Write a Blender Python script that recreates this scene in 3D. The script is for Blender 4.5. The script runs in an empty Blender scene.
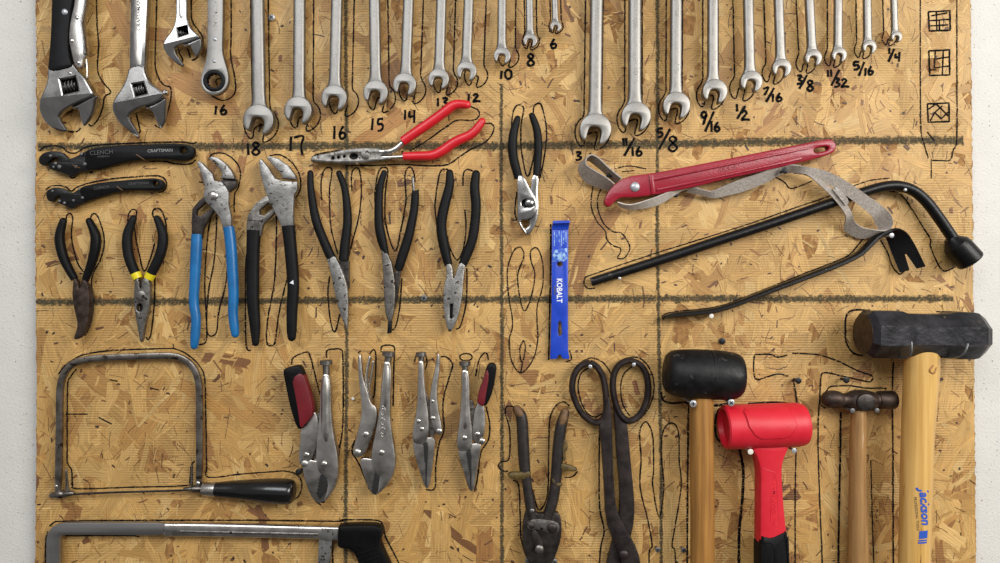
import bpy, bmesh, math, random
from mathutils import Vector
random.seed(7)
R = random.Random(11)
scene = bpy.context.scene
COL = scene.collection

# ------------------------------------------------------------------ camera, world, lights, exposure
S = 0.0013            # metres covered by one pixel on the board's face
D = 730.0             # distance of the camera from the board, in the same units
Z0 = 1.5              # height of the picture centre above the floor
CX, CY = 500.0, 281.5
cam_d = bpy.data.cameras.new('camera')
cam = bpy.data.objects.new('camera', cam_d)
COL.objects.link(cam)
cam.location = (0, -D * S, Z0)
cam.rotation_euler = (math.pi / 2, 0, 0)
cam_d.sensor_width = 36
cam_d.lens = 36 * D / 1000.0
cam_d.clip_start = 0.02
scene.camera = cam

world = bpy.data.worlds.new('room_ambient')
scene.world = world
world.use_nodes = True
bg = world.node_tree.nodes['Background']
bg.inputs['Color'].default_value = (0.98, 0.98, 1.0, 1)
bg.inputs['Strength'].default_value = 0.29

def area(name, loc, target, sx, sy, power, color):
    l = bpy.data.lights.new(name, 'AREA')
    l.shape = 'RECTANGLE'; l.size = sx; l.size_y = sy
    l.energy = power; l.color = color
    o = bpy.data.objects.new(name, l)
    COL.objects.link(o)
    o.location = loc
    o.rotation_euler = (Vector(target) - Vector(loc)).to_track_quat('-Z', 'Y').to_euler()
    return o
area('ceiling_light_main', (1.6, -1.65, Z0 + 0.7), (0.2, 0, Z0 - 0.1), 1.5, 0.9, 46, (1.0, 0.97, 0.92))
area('ceiling_light_far', (-0.7, -2.2, Z0 + 1.35), (-0.3, 0, Z0 - 0.3), 2.0, 0.9, 38, (0.95, 0.97, 1.0))

vs = scene.view_settings
vs.view_transform = 'Standard'
vs.look = 'None'
vs.gamma = 1.0
vs.use_curve_mapping = False
vs.exposure = 0.03

# ------------------------------------------------------------------ materials
def lin(c):
    return tuple((x / 12.92 if x <= 0.04045 else ((x + 0.055) / 1.055) ** 2.4) for x in c)
def rgb(r, g, b):
    return lin((r / 255, g / 255, b / 255)) + (1.0,)

def mat(name, c1, c2=None, rough=0.5, metal=0.0, scale=60, thr=(0.35, 0.65), bump=0.0, bscale=300,
        stretch=(1, 1, 1), spots=None, spot_scale=120, spot_thr=0.68, rough2=None, coat=0.0, spec=0.5):
    m = bpy.data.materials.new(name)
    m.use_nodes = True
    n = m.node_tree.nodes; l = m.node_tree.links
    b = n['Principled BSDF']
    b.inputs['Roughness'].default_value = rough
    b.inputs['Metallic'].default_value = metal
    b.inputs['Specular IOR Level'].default_value = spec
    if coat: b.inputs['Coat Weight'].default_value = coat
    tc = n.new('ShaderNodeTexCoord')
    mp = n.new('ShaderNodeMapping'); mp.inputs['Scale'].default_value = stretch
    l.new(tc.outputs['Object'], mp.inputs['Vector'])
    base = None
    if c2 is not None:
        t = n.new('ShaderNodeTexNoise'); t.inputs['Scale'].default_value = scale; t.inputs['Detail'].default_value = 5
        l.new(mp.outputs['Vector'], t.inputs['Vector'])
        r = n.new('ShaderNodeValToRGB')
        r.color_ramp.elements[0].position = thr[0]; r.color_ramp.elements[0].color = c1
        r.color_ramp.elements[1].position = thr[1]; r.color_ramp.elements[1].color = c2
        l.new(t.outputs['Fac'], r.inputs['Fac'])
        base = r.outputs['Color']
        if rough2 is not None:
            mr = n.new('ShaderNodeMapRange')
            mr.inputs['From Min'].default_value = thr[0]; mr.inputs['From Max'].default_value = thr[1]
            mr.inputs['To Min'].default_value = rough; mr.inputs['To Max'].default_value = rough2
            l.new(t.outputs['Fac'], mr.inputs['Value'])
            l.new(mr.outputs['Result'], b.inputs['Roughness'])
    if spots is not None:
        t2 = n.new('ShaderNodeTexNoise'); t2.inputs['Scale'].default_value = spot_scale; t2.inputs['Detail'].default_value = 3
        l.new(mp.outputs['Vector'], t2.inputs['Vector'])
        r2 = n.new('ShaderNodeValToRGB')
        r2.color_ramp.elements[0].position = spot_thr; r2.color_ramp.elements[0].color = (0, 0, 0, 1)
        r2.color_ramp.elements[1].position = spot_thr + 0.03; r2.color_ramp.elements[1].color = (1, 1, 1, 1)
        l.new(t2.outputs['Fac'], r2.inputs['Fac'])
        mx = n.new('ShaderNodeMixRGB')
        l.new(r2.outputs['Color'], mx.inputs['Fac'])
        if base: l.new(base, mx.inputs['Color1'])
        else: mx.inputs['Color1'].default_value = c1
        mx.inputs['Color2'].default_value = spots
        base = mx.outputs['Color']
    if base: l.new(base, b.inputs['Base Color'])
    else: b.inputs['Base Color'].default_value = c1
    if bump:
        t3 = n.new('ShaderNodeTexNoise'); t3.inputs['Scale'].default_value = bscale; t3.inputs['Detail'].default_value = 3
        l.new(mp.outputs['Vector'], t3.inputs['Vector'])
        bp = n.new('ShaderNodeBump'); bp.inputs['Strength'].default_value = bump; bp.inputs['Distance'].default_value = 0.002
        l.new(t3.outputs['Fac'], bp.inputs['Height']); l.new(bp.outputs['Normal'], b.inputs['Normal'])
    return m

M = {}
M['satin'] = mat('satin_steel', rgb(130, 127, 123), rgb(148, 145, 140), 0.42, 1.0, scale=90, bump=0.06, bscale=900, rough2=0.5)
M['chrome'] = mat('chrome_steel', rgb(146, 144, 141), rgb(164, 162, 159), 0.2, 1.0, scale=60, rough2=0.27)
M['nickel'] = mat('nickel_steel', rgb(184, 179, 172), rgb(206, 201, 194), 0.25, 1.0, scale=70, rough2=0.36)
M['worn'] = mat('worn_steel', rgb(132, 129, 125), rgb(164, 162, 158), 0.42, 0.9, scale=110, spots=rgb(74, 66, 58), spot_scale=190, spot_thr=0.62, bump=0.15, bscale=500)
M['grey'] = mat('grey_steel', rgb(98, 94, 90), rgb(138, 134, 128), 0.42, 0.9, scale=150, spots=rgb(58, 50, 45), spot_scale=160, spot_thr=0.64, bump=0.12, bscale=500)
M['darksteel'] = mat('dark_steel', rgb(52, 48, 46), rgb(80, 74, 70), 0.4, 0.8, scale=120, bump=0.12, bscale=500)
M['brownsteel'] = mat('rusty_steel', rgb(52, 40, 34), rgb(84, 70, 62), 0.48, 0.7, scale=110, spots=rgb(88, 58, 40), spot_scale=90, spot_thr=0.66, bump=0.2, bscale=600)
M['iron'] = mat('black_iron', rgb(42, 36, 35), rgb(66, 57, 55), 0.42, 0.6, scale=80, spots=rgb(104, 98, 92), spot_scale=260, spot_thr=0.72, bump=0.15, bscale=600)
M['sawframe'] = mat('tarnished_nickel', rgb(98, 91, 84), rgb(144, 137, 129), 0.34, 0.95, scale=70, spots=rgb(66, 56, 48), spot_scale=120, spot_thr=0.62)
M['hack'] = mat('brushed_steel', rgb(142, 140, 137), rgb(158, 156, 153), 0.4, 0.95, scale=50, stretch=(0.2, 1, 1))
M['rubber'] = mat('black_rubber', rgb(9, 9, 10), rgb(17, 17, 19), 0.55, 0.0, spec=0.2, scale=70, bump=0.08, bscale=500)
M['blackplastic'] = mat('black_plastic', rgb(7, 7, 8), rgb(13, 13, 14), 0.45, 0.0, spec=0.16, scale=90, bump=0.05, bscale=700)
M['blackpaint'] = mat('black_paint', rgb(11, 10, 11), rgb(19, 18, 18), 0.36, 0.0, spec=0.28, scale=90, spots=rgb(110, 108, 104), spot_scale=330, spot_thr=0.77, bump=0.12, bscale=500)
M['blackwood'] = mat('black_lacquer', rgb(6, 6, 6), rgb(11, 10, 10), 0.24, 0.0, scale=60, spots=rgb(150, 145, 135), spot_scale=75, spot_thr=0.765, coat=0.3)
M['bluegrip'] = mat('blue_vinyl', rgb(16, 94, 150), rgb(24, 108, 168), 0.34, 0.0, scale=50, spots=rgb(32, 60, 88), spot_scale=140, spot_thr=0.71)
M['redgrip'] = mat('red_vinyl', rgb(196, 22, 34), rgb(210, 30, 42), 0.34, 0.0, scale=50, bump=0.03)
M['redsnap'] = mat('bright_red_polymer', rgb(206, 26, 44), rgb(214, 34, 52), 0.45, 0.0, scale=50, bump=0.1, bscale=900)
M['redpaint'] = mat('crimson_enamel', rgb(140, 8, 34), rgb(152, 12, 40), 0.3, 0.0, scale=60, bump=0.1, bscale=400)
M['redpad'] = mat('dark_red_rubber', rgb(100, 14, 24), rgb(114, 20, 30), 0.42, 0.0, scale=60, bump=0.05)
M['blue'] = mat('blue_enamel', rgb(20, 60, 178), rgb(26, 70, 192), 0.34, 0.0, scale=60, spots=rgb(16, 26, 60), spot_scale=170, spot_thr=0.74)
M['yellow'] = mat('yellow_vinyl', rgb(226, 206, 30), None, 0.4)
M['tan'] = mat('worn_tan_rubber', rgb(92, 66, 42), rgb(122, 92, 60), 0.6, 0.0, scale=150)
M['snipgrip'] = mat('worn_dark_grip', rgb(24, 20, 19), rgb(44, 37, 33), 0.5, 0.0, scale=120, spots=rgb(86, 64, 40), spot_scale=120, spot_thr=0.7, bump=0.2, bscale=400)
M['mustard'] = mat('mustard_rubber', rgb(66, 52, 26), rgb(104, 84, 36), 0.55, 0.0, scale=200)
M['web'] = mat('grey_webbing', rgb(150, 140, 130), rgb(178, 168, 157), 0.85, 0.0, scale=400, bump=0.5, bscale=900)
M['webwhite'] = mat('pale_webbing', rgb(206, 198, 188), rgb(190, 180, 170), 0.85, 0.0, scale=300, bump=0.3, bscale=900)
M['webfray'] = mat('frayed_webbing', rgb(150, 140, 130), rgb(196, 188, 178), 0.9, 0.0, scale=260, bump=0.9, bscale=500)
M['mallet'] = mat('scuffed_black_rubber', rgb(9, 9, 10), rgb(20, 20, 22), 0.42, 0.0, spec=0.3, scale=60, spots=rgb(58, 56, 54), spot_scale=90, spot_thr=0.66, bump=0.25, bscale=120, rough2=0.6)
M['forged'] = mat('forged_black_steel', rgb(30, 29, 32), rgb(58, 57, 61), 0.36, 0.5, scale=60, spots=rgb(96, 80, 66), spot_scale=70, spot_thr=0.67, bump=0.3, bscale=140)
M['forgedend'] = mat('rusty_struck_face', rgb(46, 36, 28), rgb(74, 58, 44), 0.5, 0.4, scale=90, bump=0.6, bscale=120)
M['hickory'] = mat('varnished_hickory', rgb(196, 150, 78), rgb(220, 178, 104), 0.36, 0.0, scale=60, stretch=(3, 3, 0.12), spots=rgb(120, 82, 40), spot_scale=160, spot_thr=0.70, coat=0.15)
M['hickory2'] = mat('aged_hickory', rgb(140, 96, 44), rgb(176, 126, 62), 0.42, 0.0, scale=60, stretch=(3, 3, 0.15), spots=rgb(78, 52, 28), spot_scale=170, spot_thr=0.68)
M['hickory3'] = mat('dull_ash_wood', rgb(134, 98, 56), rgb(166, 126, 76), 0.5, 0.0, scale=60, stretch=(3, 3, 0.2), spots=rgb(196, 170, 136), spot_scale=60, spot_thr=0.67)
M['zinc'] = mat('zinc_screw', rgb(186, 187, 190), rgb(166, 168, 170), 0.35, 0.5, scale=500)
M['greyscrew'] = mat('grey_screw', rgb(120, 120, 120), rgb(92, 92, 92), 0.45, 0.5, scale=500)
M['blackscrew'] = mat('black_screw', rgb(26, 26, 28), rgb(40, 40, 42), 0.4, 0.5, scale=500)
M['whitehead'] = mat('white_nail', rgb(225, 220, 210), None, 0.4)
M['void'] = mat('recess_shade', rgb(22, 20, 19), None, 0.7)  # near-black colour standing in for the shade inside holes, slots and gaps
M['fadedprint'] = mat('faded_white_print', rgb(150, 150, 150), None, 0.5)
M['whiteprint'] = mat('white_print', rgb(235, 238, 242), None, 0.5)
M['greyprint'] = mat('worn_grey_print', rgb(74, 74, 75), None, 0.5)
M['blueprint'] = mat('blue_print', rgb(40, 84, 180), None, 0.5)
M['darkprint'] = mat('dark_print', rgb(64, 60, 56), None, 0.6)
M['scuff'] = mat('label_residue', rgb(150, 186, 222), rgb(40, 86, 190), 0.5, 0.0, scale=240, thr=(0.45, 0.56))

# OSB: strands carry their own colour and a grain direction in the uv layer
def osb_mat():
    m = bpy.data.materials.new('pressed_wood_strands'); m.use_nodes = True
    n = m.node_tree.nodes; l = m.node_tree.links; b = n['Principled BSDF']
    b.inputs['Roughness'].default_value = 0.55
    at = n.new('ShaderNodeAttribute'); at.attribute_name = 'strand_colour'
    uv = n.new('ShaderNodeUVMap'); uv.uv_map = 'grain'
    mp = n.new('ShaderNodeMapping'); mp.inputs['Scale'].default_value = (0.045, 1.3, 1)
    l.new(uv.outputs['UV'], mp.inputs['Vector'])
    t = n.new('ShaderNodeTexNoise'); t.inputs['Scale'].default_value = 1.0; t.inputs['Detail'].default_value = 4
    l.new(mp.outputs['Vector'], t.inputs['Vector'])
    r = n.new('ShaderNodeMapRange'); r.inputs['From Min'].default_value = 0.3; r.inputs['From Max'].default_value = 0.7
    r.inputs['To Min'].default_value = 0.66; r.inputs['To Max'].default_value = 1.25
    l.new(t.outputs['Fac'], r.inputs['Value'])
    tc = n.new('ShaderNodeTexCoord')
    # caul-screen imprint: fine level ridges pressed into the panel, worn away in patches
    w = n.new('ShaderNodeTexWave'); w.wave_type = 'BANDS'; w.bands_direction = 'Z'; w.wave_profile = 'SIN'
    w.inputs['Scale'].default_value = 0.314 / (2.45 * S) ; w.inputs['Distortion'].default_value = 0.25
    w.inputs['Detail'].default_value = 1.0
    l.new(tc.outputs['Object'], w.inputs['Vector'])
    t2 = n.new('ShaderNodeTexNoise'); t2.inputs['Scale'].default_value = 13; t2.inputs['Detail'].default_value = 4
    l.new(tc.outputs['Object'], t2.inputs['Vector'])
    mk = n.new('ShaderNodeMapRange'); mk.inputs['From Min'].default_value = 0.42; mk.inputs['From Max'].default_value = 0.6
    l.new(t2.outputs['Fac'], mk.inputs['Value'])
    mu = n.new('ShaderNodeMath'); mu.operation = 'MULTIPLY'
    l.new(w.outputs['Fac'], mu.inputs[0]); l.new(mk.outputs['Result'], mu.inputs[1])
    gr = n.new('ShaderNodeMapRange'); gr.inputs['To Min'].default_value = 1.0; gr.inputs['To Max'].default_value = 0.8
    l.new(mu.outputs['Value'], gr.inputs['Value'])
    m1 = n.new('ShaderNodeVectorMath'); m1.operation = 'SCALE'
    l.new(at.outputs['Color'], m1.inputs[0]); l.new(r.outputs['Result'], m1.inputs['Scale'])
    m2 = n.new('ShaderNodeVectorMath'); m2.operation = 'SCALE'
    l.new(m1.outputs['Vector'], m2.inputs[0]); l.new(gr.outputs['Result'], m2.inputs['Scale'])
    # fine dark flecks
    t4 = n.new('ShaderNodeTexNoise'); t4.inputs['Scale'].default_value = 260; t4.inputs['Detail'].default_value = 2
    l.new(tc.outputs['Object'], t4.inputs['Vector'])
    fl = n.new('ShaderNodeMapRange'); fl.inputs['From Min'].default_value = 0.68; fl.inputs['From Max'].default_value = 0.74
    fl.inputs['To Min'].default_value = 1.0; fl.inputs['To Max'].default_value = 0.45
    l.new(t4.outputs['Fac'], fl.inputs['Value'])
    m3 = n.new('ShaderNodeVectorMath'); m3.operation = 'SCALE'
    l.new(m2.outputs['Vector'], m3.inputs[0]); l.new(fl.outputs['Result'], m3.inputs['Scale'])
    l.new(m3.outputs['Vector'], b.inputs['Base Color'])
    bp = n.new('ShaderNodeBump'); bp.inputs['Strength'].default_value = 0.35; bp.inputs['Distance'].default_value = 0.0012
    bp.invert = True
    l.new(mu.outputs['Value'], bp.inputs['Height']); l.new(bp.outputs['Normal'], b.inputs['Normal'])
    return m
M['osb'] = osb_mat()
M['osbedge'] = mat('board_edge', rgb(112, 72, 46), rgb(66, 40, 30), 0.8, 0.0, scale=160, spots=rgb(140, 48, 34), spot_scale=60, spot_thr=0.57, bump=0.6, bscale=300)
M['osbcore'] = mat('board_core', rgb(168, 124, 68), rgb(130, 90, 48), 0.8, 0.0, scale=160)

def ink_mat(name, col, fuzzy, dash, lo, hi, scale):
    m = bpy.data.materials.new(name); m.use_nodes = True
    n = m.node_tree.nodes; l = m.node_tree.links; b = n['Principled BSDF']
    b.inputs['Base Color'].default_value = col; b.inputs['Roughness'].default_value = 0.8; b.inputs['Specular IOR Level'].default_value = 0.1
    tc = n.new('ShaderNodeTexCoord')
    t = n.new('ShaderNodeTexNoise'); t.inputs['Scale'].default_value = scale; t.inputs['Detail'].default_value = 3
    l.new(tc.outputs['Object'], t.inputs['Vector'])
    val = t.outputs['Fac']
    if dash:
        w = n.new('ShaderNodeTexWave'); w.bands_direction = 'Z'
        w.inputs['Scale'].default_value = 0.314 / (2.45 * S); w.inputs['Distortion'].default_value = 0.25
        w.inputs['Detail'].default_value = 1.0
        l.new(tc.outputs['Object'], w.inputs['Vector'])
        a = n.new('ShaderNodeMath'); a.operation = 'MULTIPLY_ADD'; a.inputs[1].default_value = -dash
        l.new(w.outputs['Fac'], a.inputs[0]); l.new(val, a.inputs[2]); val = a.outputs['Value']
    if fuzzy:
        uv = n.new('ShaderNodeUVMap'); uv.uv_map = 'grain'
        sx = n.new('ShaderNodeSeparateXYZ'); l.new(uv.outputs['UV'], sx.inputs['Vector'])
        ab = n.new('ShaderNodeMath'); ab.operation = 'ABSOLUTE'; l.new(sx.outputs['Y'], ab.inputs[0])
        pw = n.new('ShaderNodeMath'); pw.operation = 'POWER'; pw.inputs[1].default_value = 2.0; l.new(ab.outputs['Value'], pw.inputs[0])
        a = n.new('ShaderNodeMath'); a.operation = 'MULTIPLY_ADD'; a.inputs[1].default_value = -fuzzy
        l.new(pw.outputs['Value'], a.inputs[0]); l.new(val, a.inputs[2]); val = a.outputs['Value']
    r = n.new('ShaderNodeMapRange'); r.inputs['From Min'].default_value = lo; r.inputs['From Max'].default_value = hi
    l.new(val, r.inputs['Value'])
    l.new(r.outputs['Result'], b.inputs['Alpha'])
    return m
M['ink'] = ink_mat('black_marker_ink', rgb(14, 13, 15), 0, 0.16, 0.2, 0.34, 420)
M['inkbold'] = ink_mat('heavy_marker_ink', rgb(10, 10, 11), 0, 0.0, 0.18, 0.28, 420)
M['grid'] = ink_mat('grey_green_marker', rgb(72, 68, 54), 0.34, 0.08, 0.08, 0.58, 480)

def wall_mat():
    m = mat('painted_textured_wall', rgb(210, 207, 200), rgb(214, 211, 204), 0.75, 0.0, scale=40,
            spots=rgb(128, 120, 108), spot_scale=300, spot_thr=0.665, bump=0.4, bscale=420)
    return m
M['wall'] = wall_mat()
M['floor'] = mat('sealed_concrete', rgb(70, 68, 66), rgb(88, 85, 82), 0.6, 0.0, scale=8)

# ------------------------------------------------------------------ shape helpers
def W(px, py, h=0.0, k=1.0):
    return Vector(((px - CX) * S * k, -h * S, Z0 + (CY - py) * S * k))

def link(o, parent=None):
    COL.objects.link(o)
    if parent is not None: o.parent = parent
    return o

def chaikin(p, it=1, closed=True):
    for _ in range(it):
        q = []
        n = len(p)
        if not closed: q.append(p[0])
        for i in range(n if closed else n - 1):
            a, b = p[i], p[(i + 1) % n]
            q.append(tuple(a[j] * .75 + b[j] * .25 for j in range(len(a))))
            q.append(tuple(a[j] * .25 + b[j] * .75 for j in range(len(a))))
        if not closed: q.append(p[-1])
        p = q
    return p

def catmull(p, sub=5):
    out = []
    n = len(p)
    for i in range(n - 1):
        p0 = p[max(i - 1, 0)]; p1 = p[i]; p2 = p[i + 1]; p3 = p[min(i + 2, n - 1)]
        for s in range(sub):
            t = s / sub
            out.append(tuple(0.5 * (2 * p1[j] + (p2[j] - p0[j]) * t + (2 * p0[j] - 5 * p1[j] + 4 * p2[j] - p3[j]) * t * t
                                    + (3 * p1[j] - p0[j] - 3 * p2[j] + p3[j]) * t ** 3) for j in range(len(p1))))
    out.append(tuple(p[-1]))
    return out

class Tool:
    """one thing: an Empty on the board behind it that parents its parts; coordinates in picture units at its own height"""
    def __init__(s, name, label, cat, h, anchor, group=None):
        s.k = (D - h) / D
        s.root = bpy.data.objects.new(name, None)
        s.root.empty_display_size = 0.01
        s.root.location = W(anchor[0], anchor[1], 0, s.k)
        s.root['label'] = label; s.root['category'] = cat
        if group: s.root['group'] = group
        link(s.root)
    def mesh(s, name, verts, faces, m, parent=None, angle=35, label=None, uv=None):
        o0 = s.root.location
        me = bpy.data.meshes.new(name)
        me.from_pydata([tuple(W(v[0], v[1], v[2], s.k) - o0) for v in verts], [], faces)
        return s.finish(name, me, m, parent, angle, label)
    def finish(s, name, me, m, parent, angle, label):
        bm = bmesh.new(); bm.from_mesh(me)
        bmesh.ops.recalc_face_normals(bm, faces=bm.faces)
        bm.to_mesh(me); bm.free()
        for p in me.polygons: p.use_smooth = True
        me.set_sharp_from_angle(angle=math.radians(angle))
        me.materials.append(m if not isinstance(m, str) else M[m])
        o = bpy.data.objects.new(name, me)
        if label: o['label'] = label
        return link(o, parent or s.root)
    # extruded, edge-rounded plate from a traced outline (with holes); h = back height, t = thickness
    def plate(s, name, outline, h, t, m, bev=0.8, holes=(), sm=1, parent=None, label=None, hs=1):
        cu = bpy.data.curves.new('tmp', 'CURVE'); cu.dimensions = '2D'; cu.fill_mode = 'BOTH'
        for i, pts in enumerate([outline] + list(holes)):
            q = chaikin(list(pts), sm if i == 0 else hs)
            sp = cu.splines.new('POLY'); sp.points.add(len(q) - 1)
            for j, v in enumerate(q): sp.points[j].co = (v[0], -v[1], 0, 1)
            sp.use_cyclic_u = True
        bev = min(bev, t * 0.49)
        cu.extrude = t / 2 - bev; cu.bevel_depth = bev; cu.offset = -bev; cu.bevel_resolution = 1
        ob = bpy.data.objects.new('tmp', cu); COL.objects.link(ob)
        dg = bpy.context.evaluated_depsgraph_get()
        me = bpy.data.meshes.new_from_object(ob.evaluated_get(dg))
        bpy.data.objects.remove(ob); bpy.data.curves.remove(cu)
        o0 = s.root.location
        for v in me.vertices:
            x, y, z = v.co
            v.co = W(x, -y, h + t / 2 + z, s.k) - o0
        me.name = name
        me.materials.clear()
        bm = bmesh.new(); bm.from_mesh(me)
        bmesh.ops.remove_doubles(bm, verts=bm.verts, dist=1e-6)
        bm.to_mesh(me); bm.free()
        return s.finish(name, me, m, parent, 40, label)
    # thin the front of a plate down towards a jaw tip: (point on the crease, direction, slope)
    def taper(s, o, px, py, dx, dy, slope):
        L = math.hypot(dx, dy); dx, dy = dx / L, dy / L
        me = o.data; o0 = s.root.location
        co = W(px, py, 0, s.k) - o0; no = Vector((dx, 0, -dy))
        bm = bmesh.new(); bm.from_mesh(me)
        bmesh.ops.bisect_plane(bm, geom=bm.verts[:] + bm.edges[:] + bm.faces[:], plane_co=co, plane_no=no)
        hs = [-v.co.y for v in bm.verts]; mid = (min(hs) + max(hs)) / 2
        for v in bm.verts:
            d = (v.co - co).dot(no)
            if d > 1e-6 and -v.co.y > mid: v.co.y = min(v.co.y + d * slope, -min(hs) - 0.0006)
        bm.to_mesh(me); bm.free()
        me.set_sharp_from_angle(angle=math.radians(8))
    # swept body along a path in front of the board: points (x, y, h), radii (in plane, in depth)
    def tube(s, name, path, rad, m, n=12, e=2.0, cap=('round', 'round'), sm=4, parent=None, label=None, depth=1.0, angle=35, axis=None):
        pts = [(p[0], p[1], p[2]) + (tuple(r) if isinstance(r, (tuple, list)) else (r, r * depth)) for p, r in zip(path, rad)]
        if sm > 1: pts = catmull(pts, sm)
        rings = []
        def tang(i):
            if axis: return Vector(axis).normalized()
            a = Vector(pts[max(i - 1, 0)][:3]); b = Vector(pts[min(i + 1, len(pts) - 1)][:3])
            return (b - a).normalized()
        seq = []
        for i, p in enumerate(pts):
            t = tang(i)
            if i == 0 and cap[0] == 'round':
                for a in (80, 55, 28):
                    seq.append((Vector(p[:3]) - t * p[3] * (math.sin(math.radians(a))), t, p[3] * math.cos(math.radians(a)), p[4] * math.cos(math.radians(a))))
            seq.append((Vector(p[:3]), t, p[3], p[4]))
            if i == len(pts) - 1 and cap[1] == 'round':
                for a in (28, 55, 80):
                    seq.append((Vector(p[:3]) + t * p[3] * (math.sin(math.radians(a))), t, p[3] * math.cos(math.radians(a)), p[4] * math.cos(math.radians(a))))
        verts, faces = [], []
        for c, t, a, b in seq:
            u = Vector((-t.y, t.x, 0))
            if u.length < 1e-4: u = Vector((1, 0, 0))
            u.normalize(); w = t.cross(u); w.normalize()
            for j in range(n):
                th = 2 * math.pi * (j + 0.5) / n
                cs, sn = math.cos(th), math.sin(th)
                ex = 2.0 / e
                x = math.copysign(abs(cs) ** ex, cs) * a; y = math.copysign(abs(sn) ** ex, sn) * b
                verts.append(tuple(c + u * x + w * y))
        for i in range(len(seq) - 1):
            for j in range(n):
                faces.append((i * n + j, i * n + (j + 1) % n, (i + 1) * n + (j + 1) % n, (i + 1) * n + j))
        faces.append(tuple(range(n))[::-1]); faces.append(tuple((len(seq) - 1) * n + j for j in range(n)))
        return s.mesh(name, verts, faces, m, parent, angle, label)
    # turned shape whose axis points out of the board: profile of (radius, h)
    def peg(s, name, px, py, prof, m, n=14, parent=None, label=None, lean=(0, 0), angle=35):
        verts, faces = [], []
        h0 = prof[0][1]
        for r, h in prof:
            for j in range(n):
                a = 2 * math.pi * j / n
                verts.append((px + r * math.cos(a) + lean[0] * (h - h0), py + r * math.sin(a) + lean[1] * (h - h0), h))
        for i in range(len(prof) - 1):
            for j in range(n):
                faces.append((i * n + j, i * n + (j + 1) % n, (i + 1) * n + (j + 1) % n, (i + 1) * n + j))
        faces.append(tuple(range(n))[::-1]); faces.append(tuple((len(prof) - 1) * n + j for j in range(n)))
        return s.mesh(name, verts, faces, m, parent, angle, label)
    def rivet(s, px, py, r, h, m='nickel', parent=None, name='rivet', dome=0.45):
        return s.peg(name, px, py, [(r, h - 1.0), (r, h + r * dome * 0.35), (r * 0.8, h + r * dome * 0.75), (r * 0.4, h + r * dome), (r * 0.08, h + r * dome * 1.05)], m, 14, parent)
    # band between two edge lines, with thickness
    def strip(s, name, A, B, th, m, parent=None, label=None, sm=4, angle=50):
        A = catmull(A, sm); B = catmull(B, sm)
        n = len(A); verts, faces = [], []
        for i in range(n):
            a = Vector(A[i]); b = Vector(B[i])
            i0, i1 = max(i - 1, 0), min(i + 1, n - 1)
            t = (Vector(A[i1]) + Vector(B[i1])) - (Vector(A[i0]) + Vector(B[i0]))
            nn = t.cross(b - a)
            nn = nn.normalized() if nn.length > 1e-6 else Vector((0, 0, 1))
            for v in (a + nn * th / 2, b + nn * th / 2, b - nn * th / 2, a - nn * th / 2): verts.append(tuple(v))
        for i in range(n - 1):
            for j in range(4):
                faces.append((i * 4 + j, i * 4 + (j + 1) % 4, (i + 1) * 4 + (j + 1) % 4, (i + 1) * 4 + j))
        faces.append((0, 1, 2, 3)); faces.append(tuple((n - 1) * 4 + j for j in range(4)))
        return s.mesh(name, verts, faces, m, parent, angle, label)
    def text(s, string, px, py, size, rot, h, m, name='lettering', parent=None, ext=0.12, shear=0.0, bold=0.0, sx=1.0, warp=None, label=None):
        cu = bpy.data.curves.new('tmp', 'FONT'); cu.body = string; cu.size = size
        cu.align_x = 'CENTER'; cu.align_y = 'CENTER'; cu.extrude = ext; cu.shear = shear; cu.offset = bold
        cu.resolution_u = 3
        ob = bpy.data.objects.new('tmp', cu); COL.objects.link(ob)
        dg = bpy.context.evaluated_depsgraph_get()
        me = bpy.data.meshes.new_from_object(ob.evaluated_get(dg))
        bpy.data.objects.remove(ob); bpy.data.curves.remove(cu)
        c, sn = math.cos(math.radians(rot)), math.sin(math.radians(rot))
        o0 = s.root.location
        for v in me.vertices:
            x, y, z = v.co.x * sx, v.co.y, v.co.z
            X, Y = x * c - y * sn, x * sn + y * c
            qx, qy = px + X, py - Y
            hh = (warp(qx, qy) if warp else h) + z
            v.co = W(qx, qy, hh, s.k) - o0
        me.materials.clear()
        return s.finish(name, me, m, parent, 40, label)

def circle(cx, cy, rx, ry=None, n=20, a0=0):
    ry = ry or rx
    return [(cx + rx * math.cos(a0 + 2 * math.pi * i / n), cy + ry * math.sin(a0 + 2 * math.pi * i / n)) for i in range(n)]

# ------------------------------------------------------------------ the setting
def structure(name, verts, faces, m):
    me = bpy.data.meshes.new(name); me.from_pydata(verts, [], faces); me.materials.append(M[m])
    o = bpy.data.objects.new(name, me); o['kind'] = 'structure'
    return link(o)
def slab(name, x0, x1, y0, y1, z0, z1, m):
    v = [(x, y, z) for x in (x0, x1) for y in (y0, y1) for z in (z0, z1)]
    f = [(0, 1, 3, 2), (4, 6, 7, 5), (0, 4, 5, 1), (2, 3, 7, 6), (0, 2, 6, 4), (1, 5, 7, 3)]
    return structure(name, v, f, m)
BT = 9.5      # board thickness
slab('wall_back', -2.2, 2.2, BT * S + 0.001, BT * S + 0.1, 0, 2.9, 'wall')
slab('floor', -2.6, 2.6, -4.6, BT * S + 0.1, -0.05, 0, 'floor')

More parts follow.
